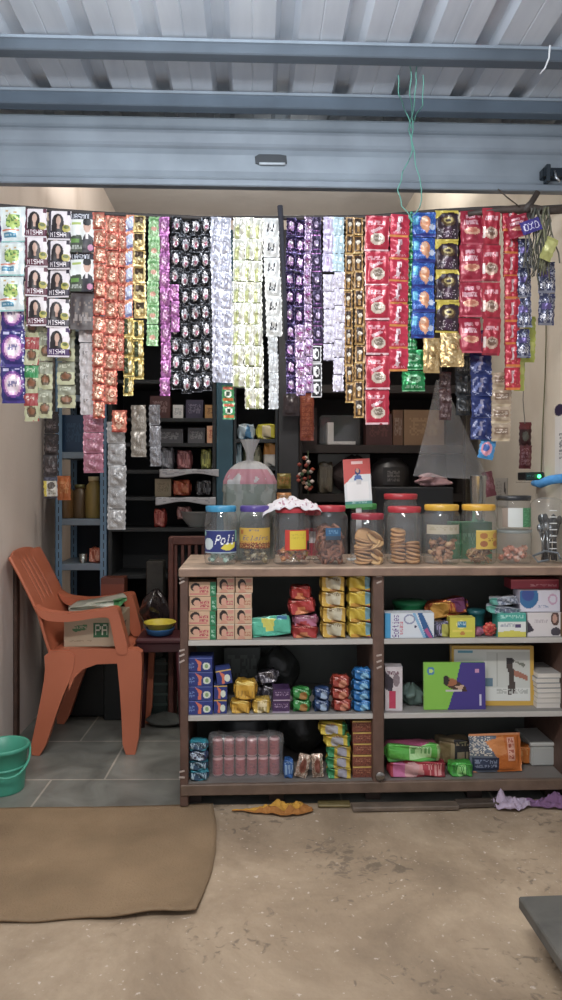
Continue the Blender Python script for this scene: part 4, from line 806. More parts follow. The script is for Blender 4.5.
put('medicine_box', 'carton', 'white carton with a teal top band and yellow foot on the right top shelf', box_mb(Wd(498, 526, 2.885), Hg(617, 641, 2.885), .07, im, '#3fae9c', '#7fc9ba'), CARD, 498, 526, Z1, 2.885, .07)
im = Img(44, 28, '#ddd6d6').poly([(0, .3), (.2, .75), (0, .85)], '#3a3440').ell(.8, .25, .12, .3, '#5a3a34').ell(.79, .25, .07, .18, '#c99a88').ell(.82, .8, .14, .18, '#4a4450').scrib(.2, .3, .6, .45, '#b5a9b0', 1, 4).rect(.96, 0, 1, 1, '#7a5a3a')
put('lotion_box', 'carton', 'white carton with a small figure beside the right wall', box_mb(Wd(527.5, 562, 2.89), Hg(617, 641, 2.89), .08, im, '#c9c3c3', '#dcd6d6'), CARD, 527.5, 562, Z1, 2.89, .08)
im = Img(46, 26, '#d6d3e0').ell(.22, .3, .24, .55, '#2f6fa8').ell(.2, .2, .16, .3, '#3a4f9c').ell(.82, .42, .12, .26, '#c9a0bd').ell(.82, .42, .08, .17, '#d6d3e0').ell(.72, .4, .03, .1, '#c9a0bd').scrib(.46, .7, .72, .85, '#7f8fb5', 1, 3)
put('pad_box', 'carton', 'lilac white carton with a blue disc lying on the two white cartons', box_mb(Wd(520, 560, 2.9), Hg(595, 616.5, 2.9), .08, im, '#c4c0d2', '#dcd9e6'), CARD, 520, 560, Z1+Hg(616.5, 641, 2.89)+.001, 2.9, .08)
im = Img(40, 12, '#b03444').scrib(.4, .5, .95, .85, '#e3a5a8', 1, 3, .6).rect(0, 0, 1, .15, '#c9545c')
put('cloth_box', 'carton', 'flat dark red carton on top of the lilac white one', box_mb(Wd(510, 558, 2.93), Hg(585, 594.5, 2.93), .08, im, '#8e2a38', '#b9505a'), CARD, 511, 559, Z1+Hg(595, 641, 2.895)+.003, 2.93, .08)
for k, (a, b, z, r) in enumerate(((488, 522, .086, .22), (492, 520, .125, -.12))):
    im = Img(34, 14, '#aeb5c0').scrib(.1, .2, .9, .8, '#46506a', 3, 4+k, .5).rect(0, 0, .2, 1, '#5fae9f')
    put('magazine', 'magazine', ['folded grey printed packet lying on the teal-banded carton', 'second grey printed packet, slanting on top of the folded one'][k], pack_mb(Wd(a, b, 2.9), .028, .06, im, 50+k, .05), CARD, a, b, Z1+z+.003, 2.9, .06, ry=r*.5)
# right bay, middle shelf
im = Img(26, 40, '#d6cdd0').poly([(0, .1), (.5, .3), (.4, .6), (0, .5)], '#3a3440').rect(.25, .55, .6, .95, '#cf3a5c').ell(.65, .3, .2, .15, '#8a7a80').scrib(.1, .1, .8, .2, '#8f5a6c', 1, 4)
put('tissue_pack', 'pack', 'white pack with a dark and pink print, standing next to the middle post', box_mb(Wd(386, 403, 2.9), Hg(668, 712, 2.9), .06, im, '#b9adb2', '#d6cdd0'), GLOSSP, 386, 403, Z2, 2.9, .06, rz=-.1)
put('packing_film', 'bag', 'crumpled grey-green plastic packet on the right middle shelf', blob(Wd(404, 426, 2.93), .085, .1, '#6f8a80', 12, lump=.35), BAGP, 404, 424, Z2, 2.93, .1)
def book(name, cat, label, w, h, d, im, loc, rot, cover, pages='#ded8cc'):
    r = empty(name, loc, label, cat, None, rot)
    box_mb(w, h, .0025, im, cover).build('front_cover', CARD, r)
    MB().box(-w/2+.002, w/2-.003, .002, .002+d, .002, h-.002, pages).build('page_block', CARD, r)
    MB().box(-w/2, w/2, .002+d, .0045+d, 0, h, cover).build('back_cover', CARD, r)
    return r
im = Img(66, 50, '#d6a63a').rect(.03, .05, .95, .93, '#d9dcd6').rect(.03, .05, .95, .06, '#b58a2c').rect(.42, .1, .95, .7, '#c9cdc6').poly([(.66, .3), (.74, .25), (.78, .8), (.68, .82), (.7, .5)], '#4a3f3a').ell(.71, .25, .05, .06, '#2f2a2c').poly([(.76, .4), (.93, .5), (.92, .58), (.76, .5)], '#b0705a').poly([(.74, .24), (.9, .3), (.88, .36)], '#7a7f72').rect(.54, .12, .555, .68, '#aeb2aa').ell(.2, .5, .12, .15, '#8fa5b5').rect(.4, .55, .5, .68, '#5f7f95').scrib(.54, .72, .92, .82, '#a5a9a2', 2, 3).ell(.17, .1, .1, .03, '#5aa5c0')
wB = Wd(453, 536, 2.93); book('picture_book', 'book', 'large yellow-bordered picture book standing behind the green and purple book', wB, Hg(653, 713, 2.93), .022, im, (wx(494.5, 2.93), 2.95, Z2+.001), (-.06, .014, 0), '#d6a63a')
im = Img(60, 50, '#7fc23a').poly([(.6, 0), (1, 0), (1, 1), (.38, 1), (.5, .55)], '#42348c').ell(.11, .18, .06, .09, '#3f7fb5').ell(.11, .18, .035, .05, '#bfe06a').poly([(.32, .3), (.5, .36), (.68, .52), (.7, .62), (.5, .6), (.34, .48)], '#4a2f24').ell(.44, .42, .1, .08, '#a5603a').ell(.36, .38, .05, .1, '#2c2420').poly([(.5, .5), (.66, .48), (.6, .62)], '#c9a58a').ell(.48, .6, .14, .03, '#c9c2c0').rect(.84, .14, .9, .22, '#cf8fb5').rect(.9, .68, .94, .92, '#c9c4dc')
book('drawing_book', 'book', 'green and dark purple book leaning in front of the yellow-bordered one', Wd(425, 487, 2.89), Hg(666, 713, 2.89), .01, im, (wx(456, 2.89), 2.905, Z2+.001), (-.07, .01, .02), '#6fb035')
rn = random.Random(8)
for k in range(7):
    c = rn.choice(['#b9b6b2', '#c9c4bc', '#a5a8ae', '#8f9398'])
    r = empty('copy_book', (wx(549, 2.92)+rn.uniform(-.004, .004), 3.0, Z2+.0006+k*.0205), 'thin pale copybook in the flat pile beside the yellow-bordered book', 'book', 'copybooks in the pile on the right middle shelf', (0, 0, rn.uniform(-.03, .03)))
    MB().box(-.053, .045, -.09, .09, 0, .0015, c).build('back_cover', CARD, r); MB().box(-.052, .044, -.089, .089, .0015, .018, '#dcd6cb').build('page_block', CARD, r); MB().box(-.053, .045, -.09, .09, .018, .0198, c).build('front_cover', CARD, r)
# right bay, bottom shelf
im = Img(50, 22, '#4fae3a').rect(.42, .25, .8, .6, '#a8d890').scrib(.45, .3, .78, .55, '#3f8f3a', 1, 3).poly([(.3, 0), (.8, .0), (.6, .16)], '#b5557a').rect(0, .7, 1, .85, '#3a8a34').rect(.9, 0, 1, 1, '#8fae6a')
imp = Img(50, 16, '#b53440').ell(.2, .5, .13, .45, '#cf6a9c').ell(.4, .5, .12, .4, '#d8a0a0').scrib(.5, .3, .9, .7, '#e0908c', 1, 3).rect(.9, 0, 1, 1, '#8e2a34')
hp = Hg(768, 783, 2.89)
put('toffee_pack', 'pack', 'long pink and red pack lying under the green pouch', pack_mb(Wd(388, 447, 2.89), hp, .08, imp, 61, .04), GLOSSP, 389, 447, Z3, 2.89, .08)
put('wipes_pouch', 'pouch', 'long bright green pouch at the left of the right bottom shelf', pack_mb(Wd(384.5, 442, 2.895), Hg(753, 769, 2.895), .09, im, 62, .06), GLOSSP, 386, 442, Z3+hp+.001, 2.895, .09)
put('snack_packet', 'snack packet', 'tan and dark packet behind the long green pouch', pack_mb(Wd(436, 472, 2.97), .1, .08, Img(28, 18, '#b09a72').rect(.5, .1, .95, .9, '#3a3a3c').scrib(.55, .3, .9, .7, '#c9b58a', 2, 3).rect(.1, .2, .4, .8, '#8f7a50'), 63, .08), GLOSSP, 437, 472, Z3+.012, 2.99, .08)
put('toffee_pack', 'pack', 'small bright green packet beside the orange packet', pack_mb(Wd(450, 475, 2.89), hp*.85, .06, Img(26, 14, '#3fae3a').ell(.5, .5, .2, .3, '#8fe07a').scrib(.1, .3, .9, .7, '#2c7a2c', 1, 3), 64, .1), GLOSSP, 450, 474, Z3, 2.89, .06)
im = Img(50, 38, '#cf6a24').rect(0, .05, .52, 1, '#5f6a7a').speck(0, .05, .4, .55, '#c9c2b5', .4, 3).rect(.05, .6, .55, .95, '#2a3550').scrib(.08, .66, .5, .9, '#8f9cb5', 2, 3).poly([(.3, .2), (.65, .05), (.7, .5), (.5, .6)], '#d8803a').rect(.72, .1, .86, .7, '#e3a58a').scrib(.74, .14, .84, .68, '#a53a24', 4, 3).rect(0, 0, 1, .04, '#e3905a')
o = sachet_mb(Wd(470, 522, 2.9), Hg(744, 782, 2.9), im, .022, seed=66, seal=.05).build('washing_powder_pouch', GLOSSP, loc=(wx(496.5, 2.92), 2.935, Z3+Hg(744, 782, 2.9)/2+.004), rot=(-.12, -.02, 0)); tag(o, 'orange and slate packet standing upright on the right bottom shelf', 'packet')
put('toffee_pack', 'pack', 'small orange packet lying behind the upright orange and slate packet', pack_mb(Wd(518, 538, 2.97), .075, .06, Img(20, 14, '#d9762a').scrib(.1, .3, .9, .6, '#f0b06a', 1, 3), 67, .12), GLOSSP, 519, 537, Z3, 3.0, .06, ry=-.1, dz=.003)
put('storage_box', 'box', 'white plastic box at the right end of the bottom shelf', MB().box(-.09, .03, -.09, .09, 0, .085, '#b5b8b4', .008).box(-.094, .034, -.094, .094, .085, .1, '#c9ccc8', .004), PLAST, 545, 560, Z3, 2.98, .18)
# -- things under and in front of the counter foot
def ribbon_cloth(name, label, pts, depth, col, mat=CLOTH, th=.002, amp=.012, seed=1, img=None):
    rows = []; rn = random.Random(seed); m = 9
    xs = pts
    for j in range(m):
        t = j/(m-1); row = []
        for i, (X, Y, w) in enumerate(xs): row.append((X+.01*math.sin(j*1.3+i), Y+(t-.5)*w*depth, .004+amp*(.5+.5*math.sin(i*1.1+j*.9+seed))*(w)+amp*.6*math.sin(PI*t)*w))
        rows.append(row)
    return MB().strip3(rows, col).build(name, mat, th=th)
mb = MB(); n = 40; m = 10; P = []; cols = []
def clothmb(x0, x1, Yc, wid, hgt, colf, seed, taper):
    mb = MB(); n, m = 44, 12; P = []
    for j in range(m+1):
        for i in range(n+1):
            u, v = i/n, j/m; k = taper(u); q = noise.noise(Vector((u*7, v*2.6, seed)))
            P.append((x0+(x1-x0)*u+.008*q, Yc+(v-.5)*wid*k+.004*math.sin(u*17), max(.0015, .004+hgt*k*max(0, .45+1.1*noise.noise(Vector((u*13, v*5, seed+2))))*(.25+.75*math.sin(PI*v)))))
    F = [[j*(n+1)+i, j*(n+1)+i+1, (j+1)*(n+1)+i+1, (j+1)*(n+1)+i] for j in range(m) for i in range(n)]
    mb.add(P, F, [hx(colf((k % n)/n, (k//n)/m)) for k in range(n*m)], True); return mb
YF = 2.845
o = clothmb(wx(232, YF), wx(312, YF), YF-.01, .09, .03, lambda u, v: '#d99a2c' if (v > .25 and u < .88) else '#b5702a', 3, lambda u: .12+1.0*min(1, max(0, (u-.15)/.45))*(1 if u < .85 else (1-u)/.15*.8+.2)).build('yellow_cloth', CLOTH, th=.002); o.name = 'floor_cloth'; tag(o, 'crumpled yellow-orange cloth on the ground under the counter edge', 'cloth')
o = clothmb(wx(493, YF), wx(570, YF), YF+.0, .1, .045, lambda u, v: '#b8a4bc' if u < .45 else '#7d5680', 9, lambda u: .8+.3*math.sin(u*9)).build('floor_cloth', CLOTH, th=.002); tag(o, 'crumpled lilac and purple cloth on the ground at the right end of the counter', 'cloth')
for k, (a, b, Y, h, c, r) in enumerate(((352, 458, 2.83, .018, '#6f5f50', .0), (456, 506, 2.85, .018, '#4f4238', .03), (318, 350, 2.87, .012, '#7a6a3c', -.06))):
    tag(MB().box(wx(a, Y), wx(b, Y), Y-.02, Y+.028, .001, h, c, .003, rot=(0, 0, r)).build('wood_strip', WOOD), ['long flat wooden strip lying on the ground before the counter foot', 'darker wooden strip leading to the purple cloth', 'short mustard scrap of board left of the long wooden strip'][k], 'wood strip')
# ================================================================ JARS ON THE COUNTER
def jar(label, px0, px1, pyt, pyb, Y, lid, ribs=True, lidh=.018, neck=.86, milk=JARP, sq=False, labimg=None, lab=(.2, .6, -70, 70), base=None, group=None, lidr=None, name='storage_jar'):
    """base: height the jar stands at, the countertop if None"""
    X0, X1 = wx(px0, Y-.07), wx(px1, Y-.07); r = (X1-X0)/2; X = (X0+X1)/2*Y/(Y-.07)*1.0
    z = ZT+.001 if base is None else base
    H = wz(281, pyt, Y-.05)-z if base is None else (wz(281, pyt, Y-.05)-z)
    root = empty(name, (X, Y, z), label, 'jar', group)
    hb = H-lidh
    prof = [(r*.2, .003), (r*.88, .0), (r*.97, .006), (r, .02), (r, hb*.30), (r*.985, hb*.32), (r*.985, hb*.62), (r, hb*.64), (r, hb*.82), (r*.985, hb*.87), (r*.95, hb*.91), (r*neck, hb*.955), (r*neck*.96, hb)]
    MB().lathe(prof, 36, '#d8dcdc', cap=False).build('jar_body', milk, root)
    lr = r*(lidr or neck)*1.04
    MB().lathe([(lr*.98, hb-.006), (lr, hb), (lr*1.01, hb+lidh*.8), (lr*.95, hb+lidh), (lr*.3, hb+lidh*.97), (.0001, hb+lidh*.97)], 40, lid, cap=False, fn=lambda rr, zz, a: rr*(1+(.012*(1 if int(a*30/PI) % 2 else -1) if rr > lr*.97 else 0))).build('jar_lid', PLAST, root)
    if labimg:
        a0, a1 = math.radians(lab[2]), math.radians(lab[3]); zl, zh = hb*lab[0], hb*lab[1]; mb = MB()
        uvgrid(labimg, lambda u, v: (math.sin(a0+(a1-a0)*u)*(r*1.012), -math.cos(a0+(a1-a0)*u)*(r*1.012), zh+(zl-zh)*v), mb); mb.build('jar_label', CARD, root)
    return root, X, Y, z, r, hb
def scatter(name, cat, label, group, mbs, mat, J, n, zmax, s=1, seed=1, flat=.5):
    """loose pieces piled in a jar, each an object"""
    rt, X, Y, z, r, hb = J; rn = random.Random(seed); protos = []
    for k in range(n):
        t = k/n; zz = z+.008+zmax*t*.92; a = rn.uniform(0, 2*PI) if k % 3 else rn.uniform(-PI*.95, -PI*.05); rr = (r-.017*s)*rn.uniform(.55, .98)
        loc = (X+rr*math.cos(a)*.9, Y+rr*math.sin(a)*.9, zz+.006); rot = (rn.uniform(-flat, flat)*2, rn.uniform(-flat, flat)*2, rn.uniform(0, PI))
        i = k % len(mbs)
        if i >= len(protos): o = mbs[i].build(name, mat, loc=loc, rot=rot); protos.append(o); tag(o, label, cat, group)
        else: copy(protos[i], loc, rot)
# Poli jar
im = Img(64, 40, '#23307a').ell(.17, .6, .15, .26, '#c3d3d6').poly([(.5, .78), (.62, .6), (.92, .52), (.9, .75), (.75, .88), (.6, .86)], '#e0d238').rect(0, 0, 1, .03, '#9fb3c0').rect(0, .96, 1, 1, '#9fb3c0').rect(.92, 0, 1, .5, '#6faea0').ell(.04, .15, .04, .1, '#8fc0b0')
im.text('Poli', .36, .2, .86, .62, '#eef2f4', .06)
j1 = jar('blue-lidded clear jar with a dark blue label lettered in white', 204, 238, 506, 562, 2.98, '#2f8fc0', labimg=im, lab=(.22, .64, -68, 68), neck=.88)
def candy(col, col2, w=.03, h=.016):
    im = Img(10, 6, col).rect(.3, .2, .7, .8, col2); return pack_mb(w, h, h, im, 3, .25, sq=.8)
scatter('wrapped_sweet', 'sweet', 'mint-coloured wrapped sweet at the bottom of the blue-lidded jar', 'sweets in the blue-lidded jar', [candy('#a9cfc0', '#e3eee6'), candy('#c9d6cc', '#4f8f6a')], GLOSSP, j1, 22, .028, seed=1)
im = Img(60, 44, '#c9a03a').rect(.08, .08, .18, .3, '#b5652c').scrib(.35, .06, .6, .18, '#4a5a8a', 1, 3).rect(0, .72, 1, 1, '#6a3a24').speck(0, .66, 1, .95, '#a5482c', .35, 3).speck(0, .7, 1, 1, '#d8b46a', .15, 5)
im.text('Eclairs', .16, .36, .86, .6, '#3f4f86', .04)
j2 = jar('purple-lidded clear jar with a golden yellow label', 238.5, 271, 506, 562, 2.98, '#4b3a8f', labimg=im, lab=(.3, .68, -70, 70), neck=.88)
scatter('wrapped_sweet', 'sweet', 'brown and cream wrapped toffee in the purple-lidded jar', 'toffees in the purple-lidded jar', [candy('#8e7a50', '#c9bf96'), candy('#4a3a30', '#a5a06a'), candy('#b5a98a', '#6a5a3c')], GLOSSP, j2, 30, .062, seed=2)
im = Img(46, 40, '#cf3226').rect(.17, .06, .8, .94, '#dcc02a').scrib(.25, .2, .7, .5, '#b59a24', 2, 3, .4).rect(.8, 0, 1, 1, '#c22f28').rect(.86, .55, 1, 1, '#2a2a2c')
j3 = jar('large red-lidded jar with a red label framing a yellow square', 272, 311, 507, 562, 2.975, '#c32c38', labimg=im, lab=(.28, .66, -22, 60), neck=.82)
scatter('wrapped_sweet', 'sweet', 'orange wrapped sweet in the jar with the yellow square label', 'sweets in the jar with the yellow square label', [candy('#d98a4a', '#f0c9a0', .036, .02), candy('#d8a83a', '#e9cf5a', .034, .022), candy('#c96a4a', '#e6b49a', .036, .02), candy('#8a4a3a', '#c98f7a', .032, .02)], GLOSSP, j3, 30, .055, seed=3)
# red-labelled jar standing behind
jb = jar('small red-lidded jar with a pink label between two bigger red-lidded jars', 304, 322, 510, 558, 3.12, '#b52d3a', labimg=Img(20, 24, '#b53a48').rect(.15, .12, .6, .55, '#d6cfd2'), lab=(.1, .7, -60, 60), neck=.9)
# rings of fried snack
j4 = jar('red-lidded jar filled with brown ring-shaped snacks', 312, 348, 506, 562, 2.98, '#b92a35', labimg=Img(20, 12, '#2b5f8c').rect(0, .7, 1, 1, '#3a4a5c').scrib(.2, .2, .8, .6, '#6d9cc0', 1, 3), lab=(.46, .68, -20, 30), neck=.84)
def ring(R, r, col, gap=.0, seed=0):
    rn = random.Random(seed); p = []
    for k in range(19):
        a = (2*PI-gap)*k/18; p.append((R*math.cos(a), R*math.sin(a), .003*math.sin(3*a)))
    return MB().tube(p, r, 8, col)
scatter('snack_ring', 'snack', 'brown fried snack ring in the red-lidded jar', 'fried snack rings in the red-lidded jar', [ring(.022, .006, '#8e5238', .2), ring(.019, .006, '#a5684a', .9), ring(.024, .0055, '#74402e', .1)], MATTE, j4, 50, .14, 1.6, seed=4, flat=.8)
# cookies
def cookie(r, h, col, seed):
    mb = MB(); c = hx(col)
    mb.lathe([(.0001, 0), (r*.9, 0), (r, h*.3), (r*.98, h*.7), (r*.86, h), (.0001, h*1.05)], 26, [mixc(c, '#5a3520', .4), mixc(c, '#5a3520', .4), mixc(c, '#5a3520', .25), c, mixc(c, '#f0d8a8', .15)], cap=False, fn=lambda rr, zz, a: rr*(1+.02*math.sin(5*a+seed)+.01*math.sin(9*a)))
    return mb
j5 = jar('dark red-lidded jar of orange-brown cookies', 350, 385, 514, 563, 2.96, '#a32a3a', neck=.9)
rt, X, Y, z, r, hb = j5; ck = []
for k in range(9):
    loc = (X-.021+.004*math.sin(k*2), Y-.016, z+.008+k*.0105); rot = (.22+.03*math.sin(k), -.10, k)
    if not ck: o = cookie(.036, .009, '#cf965a', 1).build('cookie', MATTE, loc=loc, rot=rot); tag(o, 'round brown cookie in the stack in the dark red-lidded jar', 'cookie', 'stacked cookies in the dark red-lidded jar'); ck.append(o)
    else: copy(ck[0], loc, rot)
ck2 = []
for k in range(10):
    loc = (X+.027+.004*math.sin(k*3), Y-.004, z+.006+k*.0115); rot = (.5+.05*math.sin(k*5), -.5, k)
    if not ck2: o = cookie(.036, .009, '#dcaa68', 2).build('cookie', MATTE, loc=loc, rot=rot); tag(o, 'golden cookie in the leaning right-hand stack in the dark red-lidded jar', 'cookie', 'leaning cookies in the dark red-lidded jar'); ck2.append(o)
    else: copy(ck2[0], loc, rot)
o = cookie(.04, .009, '#c98f50', 3).build('cookie', MATTE, loc=(X-.012, Y+.01, z+.108), rot=(PI/2-.35, 0, 0)); tag(o, 'large cookie leaning on top of the stack in the dark red-lidded jar', 'cookie')
j6 = jar('red-lidded jar with two neat stacks of thick brown cookies', 386.5, 422, 507, 563, 2.98, '#c02e3a', neck=.9)
rt, X, Y, z, r, hb = j6; ck = []
for k in range(16):
    L_ = k < 10; kk = k if L_ else k-10
    loc = (X+(-.029 if L_ else .031), Y-.018+.006*(k % 2), z+.007+kk*.0135); rot = (.18, .12 if L_ else -.22, k*.7)
    if not ck: o = cookie(.031 if L_ else .034, .0115, '#c99058', 4).build('cookie', MATTE, loc=loc, rot=rot); tag(o, 'thick brown cookie in the two-stack red-lidded jar', 'cookie', 'cookies in the two-stack jar'); ck.append(o)
    else: copy(ck[0], loc, rot)
jar('red-lidded jar standing behind the two-stack cookie jar', 383, 418, 494, 552, 3.16, '#c22f3a', neck=.92)
jar('small green-lidded jar behind the dark red-lidded cookie jar', 350, 377, 504, 555, 3.14, '#3f9f4a', neck=.95)
# yellow-lidded jars
j7 = jar('yellow-lidded jar without a label, half full of nut brittle', 423, 460, 505, 562, 2.97, '#d9a52a', neck=.88, labimg=Img(20, 10, '#b9b09a').scrib(.1, .2, .9, .7, '#a59c80', 1, 3), lab=(.55, .72, -65, 50))
chunk = lambda c, s: blob(.034, .016, .022, c, s, lump=.35, n=12, m=6)
scatter('brittle_piece', 'snack', 'tan nut brittle chunk in the left yellow-lidded jar', 'brittle chunks in the left yellow-lidded jar', [chunk('#b98560', 1), chunk('#d0a576', 2), chunk('#94603f', 3)], MATTE, j7, 40, .08, seed=7)
im = Img(40, 34, '#d6b244').ell(.25, .3, .13, .16, '#b5703a').ell(.25, .72, .13, .16, '#a5603a').ell(.72, .3, .14, .16, '#c98a4a').ell(.72, .72, .14, .16, '#b5703a').scrib(.4, .4, .6, .6, '#8a5a2c', 2, 3).rect(0, 0, 1, .05, '#e6cc6a')
j8 = jar('yellow-lidded jar with a yellow picture label and snack sticks', 461, 496, 505, 562, 2.97, '#dfa62a', neck=.9, labimg=im, lab=(.28, .62, -25, 75))
stick = lambda c: MB().tube([(-.03, 0, 0), (-.01, .003, .002), (.012, -.002, 0), (.03, 0, .003)], [.003, .0035, .0035, .003], 7, c)
scatter('snack_stick', 'snack', 'thin tan snack stick in the jar with the yellow picture label', 'snack sticks in the right yellow-lidded jar', [stick('#a5784a'), stick('#c09560'), stick('#8a5a38')], MATTE, j8, 40, .05, 1.6, seed=8)
# green pouch row seen through behind yellow lids
im = Img(30, 10, '#2f7f4f').scrib(.1, .3, .9, .7, '#6fb58a', 1, 3)
put('tea_carton', 'carton', 'dark green carton behind the yellow-lidded jars', box_mb(Wd(452, 492, 3.13), .16, .08, im, '#2c6f48', '#3f8f60'), CARD, 452, 492, ZT, 3.12, .08)
# glass tray/display top seen behind the jars
o = MB().box(wx(392, 3.2), wx(450, 3.2), 3.22, 3.31, .0, .19, '#55606a', .006).build('glass_case', JARP, loc=(0, 0, ZT+.001)); tag(o, 'low glass display case standing at the back of the counter behind the jars', 'display case')
# black-lidded jar, standing on a clear one
im = Img(40, 26, '#3f8a5a').rect(.18, 0, .58, 1, '#d6dcd8').rect(0, 0, .18, 1, '#9a8a7c').speck(.6, 0, 1, 1, '#5fae7c', .3, 3)
j9 = jar('wide clear jar holding orange sweets under the black-lidded one', 496.5, 531, 531, 563, 2.97, '#8a9290', neck=.97, lidh=.006)
scatter('wrapped_sweet', 'sweet', 'pale orange wrapped sweet in the wide jar at the right', 'sweets in the wide jar at the right', [candy('#d99a80', '#ecc8b5', .034, .02), candy('#cf7f62', '#e6b8a0', .03, .02)], GLOSSP, j9, 22, .045, seed=9)
zz = j9[3]+j9[5]+.007
j10 = jar('black-lidded jar with a white and green label standing on another jar', 497, 530, 496, 531, 2.97, '#23262a', base=zz, neck=.97, lidh=.014, labimg=im, lab=(.1, .72, -60, 65))
# tall clear container of steel spoons at the right
X = wx(549, 2.97); root = empty('cutlery_box', (X, 2.99, ZT+.001), 'tall clear plastic container of dark and steel cutlery at the right end of the counter', 'container')
MB().lathe([(.055, 0), (.06, .01), (.066, .20), (.068, .24), (.055, .262), (.03, .27), (.0001, .272)], 28, '#cfd6d6', cap=False, fn=lambda r, z, a: r*(1+.05*math.cos(4*a))).build('container_body', JARP, root)
mb = MB()
for k in range(7): mb.box(-.02, .012, -.0735, -.071, .06+k*.026, .064+k*.026, '#dfe3e4', .001)
mb.build('moulded_rib', CARD, root)
rn = random.Random(3)
for k in range(24):
    a = rn.uniform(0, 6.28); r = rn.uniform(.01, .04); t = (rn.uniform(-.02, .02), rn.uniform(-.02, .02)); c = '#aab0b5' if k % 3 == 0 else '#1e1f24'
    x, y = X+r*math.cos(a), 2.99+r*math.sin(a); h = rn.uniform(.1, .17)
    mb = MB().tube([(0, 0, .004), (t[0]*.4, t[1]*.4, h*.6), (t[0], t[1], h)], [.0035, .003, .003], 7, c); mb.lathe([(.0005, 0), (.008, .006), (.0115, .02), (.009, .034), (.0005, .04)], 12, c, (t[0], t[1], h-.004), False, fn=lambda r, z, a: r*(1 if abs(math.cos(a)) > .5 else .8))
    o = mb.build('spoon', METAL if c != '#1e1f24' else PLAST, loc=(x, y, ZT+.004)); tag(o, 'steel spoon standing in the tall clear container' if c != '#1e1f24' else 'black plastic spoon standing in the tall clear container', 'spoon', 'steel spoons in the tall container' if c != '#1e1f24' else 'black spoons in the tall container')
mb = MB().tube([W3(549, 560, 2.9), W3(538, 562, 2.9), W3(533, 556, 2.91), W3(545, 551, 2.93), W3(558, 553, 2.92), W3(560, 559, 2.9)], .005, 8, '#6b747b'); o = mb.build('cable', PLAST); tag(o, 'coiled grey cable lying before the tall clear container', 'cable')
# payment card on its stand (code left out)
YQ = 3.08
im = Img(40, 66, '#dfe6e6').rect(0, 0, 1, .32, '#d6544e').poly([(0, .32), (0, .52), (.4, .32)], '#d6544e').rect(.3, .05, .72, .1, '#f0c9c4').ell(.52, .26, .1, .07, '#2c3f7a').ell(.52, .24, .06, .045, '#c9957a').poly([(.36, .44), (.42, .33), (.62, .33), (.7, .44)], '#4a6fb5').rect(.1, .47, .9, .83, '#eef0ee').rect(0, .86, 1, .93, '#3f8f86').scrib(.25, .87, .8, .92, '#bfe3dc', 1, 3).rect(0, .93, 1, 1, '#4fa05a')
q = empty('payment_stand', (wx(359, YQ), YQ, ZT+.001), 'red, white and green payment card on a stand rising behind the cookie jars', 'sign', None, (0, 0, 0))
zq0 = wz(359, 508, YQ)-ZT; zq1 = wz(359, 459, YQ)-ZT
box_mb(Wd(346, 373, YQ), zq1-zq0, .004, im, '#d9dcdc').build('card', CARD, q, (0, 0, zq0), (-.06, -.05, 0))
mb = MB().box(-.012, .012, .004, .01, 0, zq1*.8, '#c9cccc', .002).box(-.05, .05, -.03, .04, 0, .006, '#d6d9d9', .002); mb.build('stand', PLAST, q)
# crinkled white bag lying over the lids
mb = MB(); n, m = 46, 16; P = []
x0, x1 = wx(262, 2.98), wx(320, 2.98)
for j in range(m+1):
    for i in range(n+1):
        u, v = i/n, j/m; q_ = noise.noise(Vector((u*9, v*4, 2.2))); e = math.sin(PI*u)**.5
        P.append((x0+(x1-x0)*u, 2.90+.16*v, ZT+.243-.03*(1-e)*(1 if u < .5 else .3)+.034*e*(.5+q_)*(.5+.5*v)-(.02*(1-v)**3)))
mb.add(P, [[j*(n+1)+i, j*(n+1)+i+1, (j+1)*(n+1)+i+1, (j+1)*(n+1)+i] for j in range(m) for i in range(n)], [hx('#d9d6dc') if (noise.noise(Vector((k % n*.4, k//n*.5, 1))) < .4) else hx('#b5889a') for k in range(n*m)], True)
BAGW = clear_mat('white_bag', (.7, .7, .7), .25, .85, bump=1, bs=22, tattr=True)
tag(mb.build('plastic_bag', BAGW, th=.0012), 'crinkled white plastic bag lying across the purple and red jar lids', 'bag')
# knotted polythene bag standing behind the first jars
YK = 3.17; xk = wx(250, YK); hb = wz(250, 440, YK)-ZT; rb = Wd(224, 276, YK)/2; mb = MB(); n, m = 110, 80; P = []; cols = []
for j in range(m+1):
    t = j/m; z = hb*t
    if t < .66: R = rb*(1-.04*math.sin(t*9))*(.93+.07*min(1, t*8))
    elif t < .82: q0 = (t-.66)/.16; R = rb*(.14+.84*math.sqrt(max(0, 1-q0**1.6))*(1-.15*q0))
    elif t < .87: R = rb*.13
    else: R = rb*(.13+.24*((t-.87)/.13)**1.2)
    for i in range(n):
        a = 2*PI*i/n; f = noise.noise(Vector((math.cos(a)*2.2, math.sin(a)*2.2, t*3)))*.10+(.05*math.sin(a*13+t*4) if t > .55 else .012*math.sin(a*17))
        P.append((R*math.cos(a)*(1+f), R*.62*math.sin(a)*(1+f), z))
F = []; 
for j in range(m):
    for i in range(n):
        F.append([j*n+i, j*n+(i+1) % n, (j+1)*n+(i+1) % n, (j+1)*n+i]); t = j/m
        q_ = noise.noise(Vector((i*.13, j*.11, 4)))
        cols.append(hx('#b9808c') if .62 < t < .74 and q_ > -.15 else (hx('#7a847c') if t < .62 and q_ > .0 else (hx('#8f958f') if t < .62 else hx('#b5b5b5'))))
mb.add(P, F, cols, True); o = mb.build('knotted_bag', clear_mat('printed_bag', (.6, .6, .6), .2, .72, bump=.8, bs=16, tattr=True), loc=(xk, YK, ZT+.002)); tag(o, 'translucent polythene bag with pink print tied at the neck behind the blue-lidded jar', 'bag')
